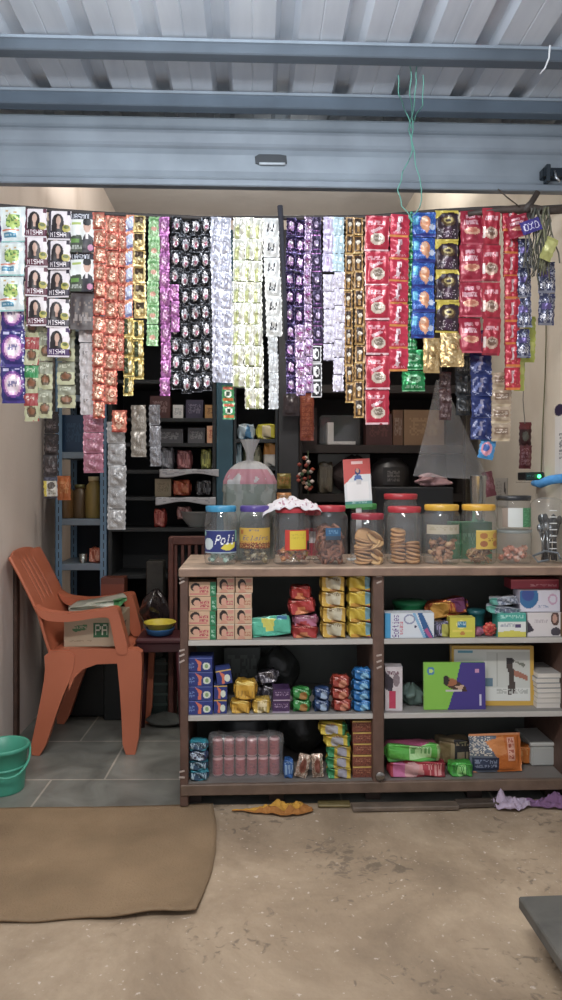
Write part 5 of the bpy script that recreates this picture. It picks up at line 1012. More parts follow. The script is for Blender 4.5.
o = blob(rb*1.75, hb*.56, rb*1.0, '#4a5a50', 3, lump=.1).build('bag_filling', CARD, loc=(xk, YK, ZT+.004)); o.name = 'packed_goods'; tag(o, 'grey-green goods packed inside the knotted polythene bag', 'goods')
# steel tumblers
zt = ZT+.001
o = MB().lathe([(.026, 0), (.028, .004), (.036, .2), (.0375, .202), (.034, .2), (.027, .01), (.0001, .009)], 28, '#d5d8d8', cap=False).build('tumbler', METAL, loc=(wx(478, 3.16), 3.16, ZT+.1622)); tag(o, 'tall steel tumbler behind the yellow-lidded jars', 'tumbler')
# ================================================================ RACKS AND SHELVES BEHIND THE COUNTER
YR = 4.05
def zr(py, px=281, Y=YR): return wz(px, py, Y)
def shelf_unit(label, px0, px1, pys, col, top=2.78, depth=.36, name='shelf_unit', edge=None, sidew=.02, Y=YR, thick=.02, m=None, cat='shelves'):
    m = m or DARKM
    x0, x1 = wx(px0, Y), wx(px1, Y); r = empty(name, ((x0+x1)/2, Y, 0), label, cat); h = (x1-x0)/2
    for s in (-1, 1): MB().box(min(s*h, s*(h-sidew)), max(s*h, s*(h-sidew)), 0, depth, 0, top, col, .002).build('side_panel', m, r)
    MB().box(-h+sidew, h-sidew, depth-.01, depth, .02, top, mixc(col, '#101214', .35)).build('back_panel', m, r)  # added backing, darkened in colour so the gaps stay dark before the lit room
    for py in list(pys)+[None]:
        z = top-.02 if py is None else wz((px0+px1)/2, py, Y)
        MB().box(-h+sidew, h-sidew, .002, depth-.01, z-thick, z, edge or col, .001).build('shelf', m, r)
    return r
def bz(py, px0, px1, Y=YR): return wz((px0+px1)/2, py, Y)
# rack A: slotted blue steel
x0, x1 = wx(55, YR), wx(107, YR); ra = empty('steel_rack', ((x0+x1)/2, YR, 0), 'slotted blue steel rack beside the left wall behind the orange chair', 'rack'); h = (x1-x0)/2
BLU = '#5f86a6'
def upright(x, y, sx):
    im = Img(7, 150, BLU)
    for j in range(0, 150, 3):
        im.p[j][3] = hx('#1c2831'); im.p[min(149, j+1)][3] = hx('#1c2831')
    mb = MB(); w = .038
    uvgrid(im, lambda u, v: (x+(u*w if sx > 0 else u*w-w), y, 2.5*(1-v)), mb, False)
    mb.box(x if sx > 0 else x-.003, x+.003 if sx > 0 else x, y, y+.036, 0, 2.5, BLU); mb.box(x if sx > 0 else x-w, x+w if sx > 0 else x, y+.001, y+.003, 0, 2.5, BLU)
    mb.build('upright', PAINT, ra)
for sx, x in ((1, -h), (-1, h)):
    upright(x, 0, sx); upright(x, .34, sx)
RAZ = [wz(80, py, YR) for py in (325, 395, 452, 519, 564, 640)]
for z in RAZ: MB().box(-h+.003, h-.003, .004, .37, z-.036, z, '#6d8090', .002).build('shelf', PAINT, ra)
MB().box(-h, h, .385, .39, .02, 2.5, '#1b2330').build('added_backing', DARKM, ra)  # near-black sheet added behind the open rack to keep its gaps dark
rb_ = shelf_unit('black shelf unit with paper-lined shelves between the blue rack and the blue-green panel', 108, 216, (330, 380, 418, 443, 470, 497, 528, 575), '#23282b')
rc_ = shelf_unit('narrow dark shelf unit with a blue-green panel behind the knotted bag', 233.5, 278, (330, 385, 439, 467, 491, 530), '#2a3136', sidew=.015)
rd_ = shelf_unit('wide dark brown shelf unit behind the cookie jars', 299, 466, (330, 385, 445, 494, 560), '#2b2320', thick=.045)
tag(MB().box(wx(216.5, YR), wx(233, YR), YR-.01, YR+.3, 0, 2.7, '#2f5a6c', .003).build('cupboard', PAINT), 'tall narrow blue-green cupboard between two dark shelf units', 'cupboard')
tag(MB().box(wx(278.5, YR), wx(298.5, YR), YR-.02, YR+.3, 0, 2.7, '#3b3d41', .003).build('cupboard', DARKM), 'tall narrow dark grey cupboard left of the wide brown shelf unit', 'cupboard')
def onshelf(name, cat, label, px0, px1, ptop, pbase, img, kind='box', Y=YR+.05, d=.1, mat=None, group=None, **k):
    w = Wd(px0, px1, Y); z = wz((px0+px1)/2, pbase, YR); hh = wz((px0+px1)/2, ptop, Y)-z
    hh = max(hh, .02)
    mb = box_mb(w, hh, d, img, img.p[0][0]) if kind == 'box' else pack_mb(w, hh, d, img, int(px0), .1)
    return put(name, cat, label, mb, mat or (CARD if kind == 'box' else GLOSSP), px0, px1, z, Y, d, group, **k)
def plain(c, c2=None, s=1): return Img(22, 18, c).scrib(.15, .25, .85, .75, c2 or mixc(c, '#ffffff', .35), 3, s, .5)
# things on the blue rack
def bottle(name, label, px, Y, z, r, h, col, lid, group=None, mat=None):
    o = MB().lathe([(r*.9, 0), (r, .008), (r, h*.66), (r*.9, h*.78), (r*.6, h*.86), (r*.6, h*.9), (r*.66, h*.9), (r*.66, h), (.0001, h)], 22, [col]*6+[lid]*3, cap=False).build(name, mat or PLAST, loc=(wx(px, Y), Y, z+.001)); return tag(o, label, 'jar' if 'jar' in name else 'bottle', group)
z4 = RAZ[3]
bottle('storage_jar', 'amber jar at the left on the blue rack', 65, 4.14, z4, .05, .2, '#6a4a24', '#a5562c'); bottle('storage_jar', 'brown jar in the middle on the blue rack', 80, 4.16, z4, .045, .19, '#5a4426', '#6d6a3a'); bottle('storage_jar', 'olive yellow jar beside the right upright of the blue rack', 94, 4.14, z4, .048, .235, '#8a7434', '#c9b98a')
onshelf('snack_packet', 'snack packet', 'small orange packet on the blue rack shelf above the chair', 88, 101, 548, 564, plain('#b5583c', '#e0a58a'), 'pack'); 
o = MB().lathe([(.022, 0), (.023, .05), (.02, .052), (.0001, .052)], 16, '#9aa09c', cap=False).build('tin', METAL, loc=(wx(83, 4.1), 4.1, RAZ[4]+.001)); tag(o, 'small grey tin beside the orange packet on the blue rack', 'tin')
onshelf('carton', 'carton', 'dark navy carton high on the blue rack', 62, 84, 415, 452, plain('#1c3a5a', '#2c5070')); onshelf('carton', 'carton', 'dim carton next to the right upright of the blue rack', 86, 99, 420, 452, plain('#3a3c40'))
o = sachet_mb(.07, .13, plain('#c9682c', '#e3a56a'), .01, seed=8).build('snack_packet', GLOSSP, loc=W3(64, 488, 3.9)); tag(o, 'orange packet hanging beside the pouches with the yellow and white end', 'packet')
onshelf('carton', 'carton', 'dim tall carton in the highest visible row of the blue rack', 66, 98, 345, 395, plain('#2c3430'))
# things on the black unit
onshelf('carton', 'carton', 'small white carton on the upper shelf of the black unit', 173, 183, 405, 418, plain('#d3d3d0', '#8a8f95')); onshelf('carton', 'carton', 'golden brown carton at the right of the upper shelf', 205, 220, 405, 418, plain('#a5763c', '#5c3a20'), Y=YR+.01)
onshelf('carton', 'carton', 'orange and white carton one shelf below the golden brown one', 207, 220, 426, 443, plain('#d39a72', '#a5402c'), Y=YR+.01)
onshelf('carton', 'carton', 'dim grey carton at the left under the upper shelf', 150, 183, 429, 443, plain('#4c4d52')); onshelf('carton', 'carton', 'second dim grey carton under the upper shelf', 188, 205, 428, 443, plain('#55565a'))
onshelf('carton', 'carton', 'dark red-brown carton on the top visible shelf', 150, 170, 396, 418, plain('#4f2a28')); onshelf('carton', 'carton', 'dark violet carton beside the red-brown one', 186, 203, 400, 418, plain('#35304a'))
for (a, b, py, s) in ((160, 219, 470, 1), (156, 216, 498, 2)):        # newspaper lining hanging over the shelf edge
    xa, xb, z = wx(a, YR), wx(b, YR), wz((a+b)/2, py, YR); im = Img(40, 16, '#aeb0b6').scrib(.05, .1, .95, .9, '#7d8088', 5, s, .4)
    mb = MB(); uvgrid(im, lambda u, v: (xa+(xb-xa)*u, YR+.2-.22*min(1, v*1.6) if v < .62 else YR-.021-.002*math.sin(u*20), z+.003+.002*math.sin(u*14) if v < .62 else z+.003-(v-.62)*(.09+.03*math.sin(u*6+s))), mb)
    tag(mb.build('newspaper', CARD, th=.001), ['newspaper lining hanging over the shelf below the pink packet', 'newspaper lining hanging over the shelf with the tan carton'][s-1], 'newspaper')
onshelf('snack_packet', 'snack packet', 'dark pink packet on the upper newspaper-lined shelf', 176, 192, 450, 469, plain('#8a4a4c', '#c98a8a'), 'pack'); onshelf('snack_packet', 'snack packet', 'yellow-green packet on the upper newspaper-lined shelf', 200, 212, 449, 469, plain('#6d7434', '#cfd05a'), 'pack'); onshelf('snack_packet', 'snack packet', 'crumpled grey packet at the left on the upper newspaper-lined shelf', 160, 174, 447, 469, plain('#6d7078'), 'pack', mat=FOIL)
o = MB().lathe([(.02, 0), (.016, .02), (.004, .1), (.0001, .105)], 14, '#b5b8a8', cap=False).build('bottle', PLAST, loc=(wx(215, 4.1), 4.1, wz(215, 469, YR)+.008)); tag(o, 'pale cone-shaped bottle at the right of the upper newspaper-lined shelf', 'bottle')
onshelf('carton', 'carton', 'tan carton on the lower newspaper-lined shelf', 155, 171, 479, 497, plain('#9a8a6a', '#7d6e50')); onshelf('snack_packet', 'snack packet', 'orange-red packet next to the tan carton', 172, 191, 480, 496, plain('#b5482c', '#d9804a'), 'pack'); onshelf('snack_packet', 'snack packet', 'black glossy packet right of the orange-red one', 195, 213, 480, 496, plain('#1f2022', '#8a8c90'), 'pack')
onshelf('snack_packet', 'snack packet', 'red packet on the shelf below the newspaper', 153, 166, 509, 528, plain('#a5342c', '#d98a7a'), 'pack'); onshelf('snack_packet', 'snack packet', 'pink packet on the shelf below the newspaper', 176, 191, 507, 520, plain('#a5706c', '#d6b0ac'), 'pack')
o = MB().lathe([(.05, 0), (.09, .05), (.1, .085), (.104, .087), (.1, .09), (.087, .055), (.0001, .006)], 26, '#b5bab8', cap=False).build('bowl', BAGP, loc=(wx(196, 4.02), 4.14, wz(196, 528, YR)+.001)); tag(o, 'cloudy plastic bowl on the shelf left of the blue-lidded jar', 'bowl')
# narrow unit
onshelf('snack_packet', 'snack packet', 'white and light blue packet on the narrow unit', 237, 255, 424, 439, Img(22, 18, '#a9c0cc').poly([(.3, .9), (.6, .2), (.9, .8)], '#3f7fae').scrib(.1, .1, .5, .5, '#eef2f4', 1, 3), 'pack'); onshelf('snack_packet', 'snack packet', 'bright yellow packet on the narrow unit', 256, 277, 424, 439, Img(24, 18, '#cfc42c').ell(.5, .5, .2, .3, '#d6c9a0').scrib(.1, .6, .9, .85, '#8a8a2a', 1, 3), 'pack')
onshelf('snack_packet', 'snack packet', 'olive packet behind the neck of the knotted bag', 243, 262, 445, 467, plain('#5f6348', '#a5a88a'), 'pack'); onshelf('snack_packet', 'snack packet', 'orange and white packet below the yellow one', 263, 277, 442, 467, Img(20, 22, '#d3d0c8').rect(0, 0, 1, .5, '#d98f34').scrib(.2, .15, .8, .4, '#f0d08a', 1, 3), 'pack'); onshelf('snack_packet', 'snack packet', 'pale blue packet at the left edge of the narrow unit', 235.5, 242, 443, 467, plain('#8fb5c4'), 'pack')
onshelf('snack_packet', 'snack packet', 'dark teal packet under the orange and white packet', 262, 276, 474, 491, plain('#2f5450', '#6f8f88'), 'pack')
def hangp(label, px, py, w, h, img, Y, name='snack_packet', cat='packet', rot=(0, 0, 0)):
    o = sachet_mb(w, h, img, .009, seed=int(px)).build(name, GLOSSP, loc=W3(px, py, Y), rot=rot); return tag(o, label, cat)
hangp('olive and orange packet hanging in front of the dark grey cupboard', 284, 481, .075, .085, plain('#8a7a2c', '#c97a3a'), 4.0); hangp('orange and white packet hanging lowest on the dark grey cupboard', 284, 498, .08, .06, plain('#d38a4a', '#efe0cc'), 4.0)
hangp('long dull red printed sheet hanging at the left of the brown shelf unit', 307, 417, .075, .26, Img(18, 50, '#8e3a24').scrib(.1, .05, .9, .95, '#b5623c', 12, 3, .6), 3.98, 'printed_sheet', 'sheet')
hangp('dark brown sheet hanging beside the dull red one', 291, 405, .09, .12, plain('#3c3236', '#4f4448'), 3.97, 'printed_sheet', 'sheet')
# brown unit
o = MB().box(-.115, .115, -.08, .08, 0, .17, '#6d5f5a', .012).build('clear_box', JARP, loc=(wx(340, 4.1), 4.16, wz(340, 445, YR)+.001)); tag(o, 'clear plastic box with something white in it on the brown unit', 'box')
o = MB().box(-.07, -.035, -.05, .05, .004, .13, '#d6cfc9').box(-.035, .09, -.05, .05, .004, .022, '#d6cfc9').build('paper_bundle', CARD, loc=(wx(340, 4.1), 4.16, wz(340, 445, YR)+.002)); tag(o, 'white folded paper inside the clear plastic box', 'paper')
onshelf('carton', 'carton', 'tan brown carton behind the top of the hanging clear bag', 404, 444, 410, 445, plain('#8a6848', '#a5825c')); onshelf('carton', 'carton', 'dark red carton left of the tan brown one', 366, 392, 414, 445, plain('#4a2624', '#6a3a34')); onshelf('carton', 'carton', 'narrow wooden-looking carton between the dark red and the tan one', 393, 403, 410, 445, plain('#6d4a34'))
onshelf('carton', 'carton', 'dark carton at the left end of the brown unit upper shelf', 301, 317, 408, 445, plain('#3a2a26'), Y=YR+.15)
im = Img(40, 26, '#a9aba2').rect(0, 0, 1, .05, '#8a8c84'); onshelf('pale_board', 'board', 'pale grey board standing at the back of the lower brown shelf', 318, 370, 452, 494, im, Y=YR+.2, d=.02)
onshelf('pouch', 'pouch', 'brown-green pouch in front of the pale grey board', 318, 334, 462, 494, plain('#5a5242', '#756c58'), 'pack')
o = blob(.26, .22, .16, '#3a2d2c', 21, lump=.12).build('cloth_bundle', CLOTH, loc=(wx(354, 4.15), 4.17, wz(354, 494, YR)+.001)); tag(o, 'dark rounded bundle behind the payment card', 'bundle')
im = Img(34, 30, '#2f2d2e').scrib(.2, .2, .8, .85, '#8f8a86', 3, 4, .7)
o = MB().lathe([(.09, 0), (.115, .02), (.12, .1), (.11, .16), (.07, .19), (.07, .205), (.0001, .205)], 28, '#2f2d2e', cap=False).build('storage_jar', PLAST, loc=(wx(392, 4.1), 4.17, wz(392, 494, YR)+.001)); tag(o, 'big dark round jar with a worn label behind the red-lidded jars', 'jar')
mb = MB(); uvgrid(im, lambda u, v: (math.sin(-.5+u*1.0)*.1215, -math.cos(-.5+u*1.0)*.1215, .15-.1*v), mb); lab_ = mb.build('jar_label', CARD, o)
for k, (px, py, c) in enumerate(((306, 482, '#c9583c'), (309, 470, '#d8c9c0'), (311, 460, '#a5483c'), (304, 492, '#d3d0cc'))):
    pass
mb = MB(); rn = random.Random(12)
for k in range(26):
    a = rn.uniform(-.055, .035); b_ = rn.uniform(0, .21); mb.lathe([(.0005, -.012), (.012, -.004), (.013, .004), (.0005, .012)], 7, rn.choice(['#c9583c', '#e3d3ca', '#a5483c', '#4f6a4a', '#d6a58a']), (a, rn.uniform(-.02, .02), b_), False)
mb.tube([(0, 0, -.02), (0, 0, .22)], .003, 6, '#4a5a3a'); o = mb.build('artificial_flowers', CLOTH, loc=(wx(308, 4.0), 3.99, wz(308, 494, YR)+.02)); tag(o, 'red and white artificial flowers hanging at the left edge of the brown unit', 'flowers')
# set back on the counter: black box and red-white bundle
onc = ZT+.001
o = MB().box(wx(374, 3.4), wx(452, 3.4), 3.37, 3.52, 0, wz(410, 487, 3.4), '#15171b', .006).build('black_cabinet', DARKM, loc=(0, 0, 0)); tag(o, 'low black cabinet behind the counter under the hanging clear bag', 'cabinet')
zc_ = wz(410, 487, 3.4)
o = blob(.15, .06, .1, '#b58a8e', 31, lump=.5).build('packed_sweets', GLOSSP, loc=(wx(430, 3.44), 3.44, zc_+.001)); tag(o, 'red and white crumpled packet on the low black cabinet', 'packet')
# hanging clear bag
mb = MB(); n, m = 24, 26; P = []; Yb = 3.36
Lp = [(436, 380), (432, 400), (424, 435), (413, 476)]; Rp = [(446, 380), (452, 400), (470, 440), (489, 480)]
def ip(Q, t):
    t *= len(Q)-1; i = min(int(t), len(Q)-2); f = t-i; return (Q[i][0]*(1-f)+Q[i+1][0]*f, Q[i][1]*(1-f)+Q[i+1][1]*f)
for s in (-1, 1):
    P = []
    for j in range(m+1):
        t = j/m; a, b = ip(Lp, t), ip(Rp, t)
        for i in range(n+1):
            u = i/n; x, y, z = W3(a[0]*(1-u)+b[0]*u, a[1]*(1-u)+b[1]*u, Yb); P.append((x, y+s*.035*math.sin(PI*u)*t**.7+.006*noise.noise(Vector((u*5, t*5, s)))*(1+t), z))
    mb.add(P, [[j*(n+1)+i, j*(n+1)+i+1, (j+1)*(n+1)+i+1, (j+1)*(n+1)+i] for j in range(m) for i in range(n)], hx('#c9ccd0'), True)
tag(mb.build('hanging_bag', FILM), 'empty clear polythene bag hanging above the yellow-lidded jars', 'bag')
mb = MB(); mb.tube([W3(441, 381, Yb), W3(441, 368, Yb-.1), W3(441, 340, RY+.1), W3(441, 214, RY+.02)], .003, 6, '#6d6a66'); tag(mb.build('string', CLOTH), 'string holding the empty clear bag from the rod', 'string')
# ================================================================ RIGHT WALL
XW = XR
def onwall(name, cat, label, px0, px1, py0, py1, img, th=.004, mat=CARD):
    Ya = XW/((wx(px0, 1))); Yb_ = XW/((wx(px1, 1))); z0, z1 = wz((px0+px1)/2, py1, (Ya+Yb_)/2), wz((px0+px1)/2, py0, (Ya+Yb_)/2)
    mb = MB(); uvgrid(img, lambda u, v: (XW-th-.001, Ya+(Yb_-Ya)*u, z1+(z0-z1)*v), mb, False); mb.box(XW-th, XW-.001, Yb_, Ya, z0, z1, img.p[0][0])
    return tag(mb.build(name, mat), label, cat)
onwall('notice_sheet', 'sheet', 'white sheet with faint lines on the right wall above the black-lidded jar', 496, 508, 478, 506, Img(20, 30, '#bdb8b0').scrib(.1, .1, .55, .9, '#8f8a84', 7, 3, .5).poly([(.75, .2), (.85, .1), (.9, .6), (.75, .5)], '#4a4642'))
onwall('poster', 'poster', 'white sheet with vertical grey writing at the right edge of the photo', 556, 575, 415, 474, Img(30, 50, '#d3d1cf').scrib(.25, .3, .5, .75, '#5f5f66', 8, 3, .6)); onwall('wall_sticker', 'sticker', 'dark violet round sticker above the white sheet at the right edge', 555, 566, 404, 416, Img(14, 14, '#cfc7b8').ell(.5, .5, .46, .48, '#33294a'))
mb = MB(); pts = [(541, 478), (541.5, 460), (543, 420), (545, 380), (546, 340), (546, 300), (545, 260), (543, 222)]
def wallp(px, py, off): Y = (XW-off)/wx(px, 1); return (XW-off, Y, wz(px, py, Y))
mb.tube([wallp(a, b, .008) for a, b in pts], .0028, 6, '#6d6e4c'); tag(mb.build('string', CLOTH), 'thin olive string running down the right wall to the small device', 'string')
d_ = empty('led_device', (0, 0, 0), 'small black device with a green light on the right wall', 'device'); px = 534; Yd = (XW-.03)/wx(534, 1); zd = wz(534, 481, Yd)
w2 = .055
d_.location = (XW-.045, Yd, zd)
MB().box(-.042, .042, -.05, .05, .002, .04, '#1d2424', .004).build('casing', PLAST, d_)
im = Img(24, 9, '#1c3a3a').rect(.45, .2, .7, .8, '#2f7a4a').scrib(.05, .3, .4, .7, '#4f8f96', 1, 3); mb = MB(); uvgrid(im, lambda u, v: (-.04+.08*u, -.0508, .037-.032*v), mb, False); mb.build('front_panel', GLOSSP, d_)
m_, nt, out = new_mat('green_led'); e = N(nt, 'ShaderNodeEmission', Color=(.05, 1, .25, 1), Strength=6); L(nt, e.outputs[0], out.inputs[0])
MB().lathe([(.0001, -.004), (.007, -.003), (.008, 0)], 12, '#2fd06a', (.018, -.052, .021), False, ax='y').build('led', m_, d_)
MB().box(-.05, .045, -.055, .055, -.008, .001, '#b9b0a2', .002).build('bracket', CARD, d_)
mb = MB(); mb.tube([W3(533, 483, 3.12), W3(540, 484, 3.08), W3(550, 480, 3.03), W3(566, 478, 2.98)], [.012, .018, .02, .02], 10, '#3f8fd6'); tag(mb.build('blue_sleeve', CLOTH), 'bright blue plastic sleeve lying over the tall clear container', 'sleeve')
I_RB = [Img(16, 26, '#4a2326').rect(0, .0, 1, .3, '#7a2a30').ell(.5, .6, .3, .2, '#5f6058'), Img(16, 26, '#6d2c34').scrib(.1, .1, .9, .9, '#a58088', 5, 3, .5)]
strip('dark red and black pouches hanging on the right wall above the small device', 'pouch strip', 'dim hanging pouches at the right', 519, 531, 469, 2, lambda r, c: I_RB[r % 2], GLOSSP, Y=3.2, yt=422, b=.01, piece='pouch', name='pouch_strip')
mb = MB(); mb.tube([W3(525, 425, 3.2), W3(523, 400, 3.2), W3(527, 300, 3.0), W3(530, 214, RY+.02)], .002, 6, '#8a8a84'); tag(mb.build('string', CLOTH), 'pale string holding the dark red pouches by the right wall', 'string')
hangp('bright blue and pink packet at the foot of the navy strip', 487, 449, .062, .08, Img(18, 22, '#3a8fd0').ell(.45, .5, .35, .35, '#d98a9c').ell(.4, .45, .2, .2, '#3a5fae'), RY+.07, rot=(0, .2, 0))
hangp('dull pink packet hanging between the steel tumbler and the wall sheet', 489, 484, .05, .12, plain('#8f4a58', '#c08a94'), 3.4, rot=(0, -.2, 0))
for (a, b, y0, y1, c, lab_) in ((440, 452, 372, 420, '#4a2f30', 'dim maroon pouches hanging behind the gold pair'), (455, 469, 356, 415, '#24282c', 'dark pouches hanging between the gold pair and the navy strip')):
    strip(lab_, 'pouch strip', 'dim hanging pouches at the right', a, b, y1, 3, [i_dark(c, mixc(c, '#ffffff', .15), 4)], GLOSSP, Y=RY+.1, yt=y0, b=.009, piece='pouch', name='pouch_strip')
# ================================================================ LEFT: CHAIR AND WHAT STANDS AROUND IT
OR = '#c46644'; YN, YFAR = 3.47, 3.91
def cxz(px, py): return (wx(px, YN), wz(px, py, YN))
chs = empty('plastic_chair', (wx(80, YN), (YN+YFAR)/2, 0), 'orange moulded plastic armchair facing right beside the left wall', 'chair'); ox, oy = chs.location.x, chs.location.y
def pz(lst): return [(a-ox, b) for a, b in (cxz(*p) for p in lst)]
def smoothpoly(p, k=2):
    for _ in range(k):
        q = []
        for i in range(len(p)):
            a, b = p[i], p[(i+1) % len(p)]; q += [(a[0]*.8+b[0]*.2, a[1]*.8+b[1]*.2), (a[0]*.2+b[0]*.8, a[1]*.2+b[1]*.8)]
        p = q
    return p
zfoot = 0
for s in (0, 1):
    y0 = (YN-.03 if s == 0 else YFAR-.03)-oy; y1 = y0+.06
    bl = pz([(46, 650), (77, 650), (74, 672), (62, 700), (44, 758), (31, 757), (41, 705), (47, 672)]); zmin = min(z for _, z in bl); bl = [(x, z-zmin*(1 if z < .2 else 0)) for x, z in bl]
    MB().prism(smoothpoly(bl, 1), y0, y1-.012, OR).build('leg', PLAST, chs)
    fl = pz([(117, 648), (142, 648), (143, 665), (139, 758), (124, 758), (122, 700)]); zmin = min(z for _, z in fl); fl = [(x, z-zmin*(1 if z < .2 else 0)) for x, z in fl]
    mb = MB().prism(smoothpoly(fl, 1), y0, y0+.06, OR).build('leg', PLAST, chs)
    arm = pz([(35, 603), (44, 610), (70, 613), (100, 609), (114, 606), (119, 607), (121, 614), (131, 652), (118, 654), (112, 622), (110, 616), (100, 616), (70, 621), (44, 619)])
    MB().prism(smoothpoly(arm, 2), y0-.008-(.03 if s else 0), y1, OR).build('armrest', PLAST, chs)
    ap = pz([(70, 648), (122, 648), (122, 662), (98, 663), (84, 668), (76, 676), (70, 690)])
    MB().prism(ap, y0+.005, y0+.02, OR).build('side_apron', PLAST, chs)
seat = MB(); rows = []; (sx0, sz), (sx1, _) = cxz(50, 652), cxz(128, 652)
for i in range(9):
    t = i/8; rows.append([(sx0+(sx1-sx0)*t-ox, YN-.02+(YFAR-YN+.05)*k/10-oy, sz-.012*math.sin(PI*k/10)+.006*math.cos(t*PI)-(.02*(t-.85)/.15 if t > .85 else 0)) for k in range(11)])
seat.strip3(rows, OR).build('seat', PLAST, chs, th=.012)
MB().box(sx1-.012-ox, sx1-ox, YN-oy, YFAR-oy, sz-.07, sz-.012, OR, .003).build('front_apron', PLAST, chs)
bk = MB(); prf = [cxz(*p) for p in [(52, 655), (47, 640), (40, 615), (30, 594), (20, 574), (11, 558), (9, 553)]]; rows = []; K, J = 40, 24
def bp_(t):
    t *= len(prf)-1; i = min(int(t), len(prf)-2); f = t-i; return (prf[i][0]*(1-f)+prf[i+1][0]*f, prf[i][1]*(1-f)+prf[i+1][1]*f)
P = []
for j in range(J+1):
    t = j/J; x, z = bp_(t); inset = .0 if t < .8 else .05*((t-.8)/.2)**2
    for k in range(K+1):
        u = k/K; P.append((x-ox-.02*math.sin(PI*u)*(0.3+t), YN-.02+inset+(YFAR-YN+.05-2*inset)*u-oy, z-(.025*(2*u-1)**4*(t > .9))))
F = []
for j in range(J):
    for k in range(K):
        u, t = (k+.5)/K, (j+.5)/J
        if .4 < t < .8 and .2 < u < .8 and k % 5 == 2: continue
        F.append([j*(K+1)+k, j*(K+1)+k+1, (j+1)*(K+1)+k+1, (j+1)*(K+1)+k])
bk.add(P, F, hx(OR), True).build('backrest', PLAST, chs, th=.012)
# carton and bag on the seat
im = Img(80, 36, '#b3a78c').rect(.52, .2, .8, .7, '#23633c').text('PA', .56, .26, .78, .62, '#c9d3c0').poly([(.14, .42), (.2, .3), (.42, .24), (.4, .42), (.2, .5)], '#3f8050').scrib(.1, .78, .5, .86, '#93886e', 1, 2).rect(0, 0, 1, .03, '#8f8468')
im.scrib(.16, .3, .4, .4, '#a9b59a', 1, 5)
bw2, bd, bh = .27, .3, wz(100, 618, 3.56)-sz
r = empty('cardboard_carton', (wx(64, 3.56)+bw2/2, 3.56+bd/2, sz+.004), 'beige cardboard carton with green print standing on the orange chair', 'carton')
box_mb(bw2, bh, bd, im, '#b3a78c', '#a59a80').build('carton_body', CARD, r)
ims = Img(30, 26, '#b3a78c').rect(.35, .3, .6, .38, '#4a4a44').rect(.44, .38, .52, .75, '#4a4a44').rect(.3, .75, .65, .8, '#4a4a44'); mb = MB(); uvgrid(ims, lambda u, v: (bw2/2+.0008, -bd/2+bd*u, bh*(1-v)), mb, False); mb.build('side_print', CARD, r)
im = Img(50, 20, '#c4c8b8').scrib(.1, .2, .7, .5, '#8fa590', 2, 3).rect(.82, 0, 1, 1, '#4f9a5c').rect(0, .7, 1, .85, '#9ab09a')
o = pack_mb(.29, .035, .2, im, 71, .08).build('flour_sack', GLOSSP, loc=(wx(92, 3.62)+.02, 3.68, sz+bh+.012), rot=(0, -.16, .05)); o.location.z += .02; tag(o, 'white and green plastic sack lying slanted on the cardboard carton', 'sack')
o = blob(.05, .05, .05, '#4fae5c', 9, lump=.08).build('green_ball', GLOSSP, loc=(wx(128, 3.95), 3.99, .592)); tag(o, 'small bright green packet on the little carton behind the chair arm', 'packet')
r = empty('cardboard_carton', (wx(138, 3.93), 3.98, .4405), 'small beige carton with a dark symbol behind the front of the orange chair', 'carton')
box_mb(Wd(127, 148, 3.93), .15, .1, Img(30, 26, '#b3a78c').rect(.45, .3, .75, .38, '#4a4a44').rect(.56, .38, .64, .72, '#4a4a44').rect(.45, .72, .75, .78, '#4a4a44'), '#a39779').build('carton_body', CARD, r)
# under and behind the chair
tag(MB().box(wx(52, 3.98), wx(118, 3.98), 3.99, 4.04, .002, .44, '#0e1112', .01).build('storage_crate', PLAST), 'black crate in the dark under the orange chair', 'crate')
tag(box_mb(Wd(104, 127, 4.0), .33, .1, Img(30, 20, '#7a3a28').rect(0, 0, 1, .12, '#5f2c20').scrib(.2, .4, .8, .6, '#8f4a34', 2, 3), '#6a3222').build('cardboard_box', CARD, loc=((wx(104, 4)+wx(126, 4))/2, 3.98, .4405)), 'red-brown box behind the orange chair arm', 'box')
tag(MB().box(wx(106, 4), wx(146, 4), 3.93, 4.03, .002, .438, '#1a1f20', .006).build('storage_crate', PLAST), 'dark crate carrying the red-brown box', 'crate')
st = empty('plastic_stool', (wx(164, 3.72), 3.72, 0), 'dark red plastic stool carrying the yellow bowl', 'stool'); zs = wz(164, 634, 3.72); MR = '#4f2026'
MB().box(-.13, .11, -.11, .11, zs-.03, zs, MR, .01).build('seat', PLAST, st)
MB().box(-.125, .105, -.105, .105, zs-.07, zs-.03, mixc(MR, '#000000', .15), .004).build('apron', PLAST, st)
for a in (-1, 1):
    for b in (-1, 1): MB().tube([(a*.095-.01, b*.085, zs-.05), (a*.115-.01, b*.1, .0)], [.018, .013], 8, MR).build('leg', PLAST, st)
bo = empty('bowl', (wx(160, 3.7), 3.7, zs+.001), 'yellow plastic bowl with a blue base on the dark red stool', 'bowl')
MB().lathe([(.03, .012), (.055, .03), (.078, .062), (.083, .064), (.08, .068), (.074, .064), (.05, .034), (.0001, .02)], 32, '#c9b52c', cap=False).build('bowl_body', PLAST, bo)
MB().lathe([(.04, 0), (.062, .006), (.072, .03), (.0745, .036), (.06, .032), (.03, .012)], 32, '#2f6fb0', cap=True).build('base', PLAST, bo)
o = candy('#d9b59a', '#efe4d8', .03, .02).build('sweet', GLOSSP, loc=(wx(161, 3.7), 3.69, zs+.03)); tag(o, 'pale wrapped sweet lying in the yellow bowl', 'sweet')
o = blob(.14, .2, .12, '#241c1e', 13, lump=.3).build('plastic_bag', pmat('black_polybag', .12, 0, 24, .9, .2, coat=.6), loc=(wx(156, 3.85), 3.87, zs+.001)); o.location.y = 3.86; tag(o, 'shiny black plastic bag behind the yellow bowl', 'bag')
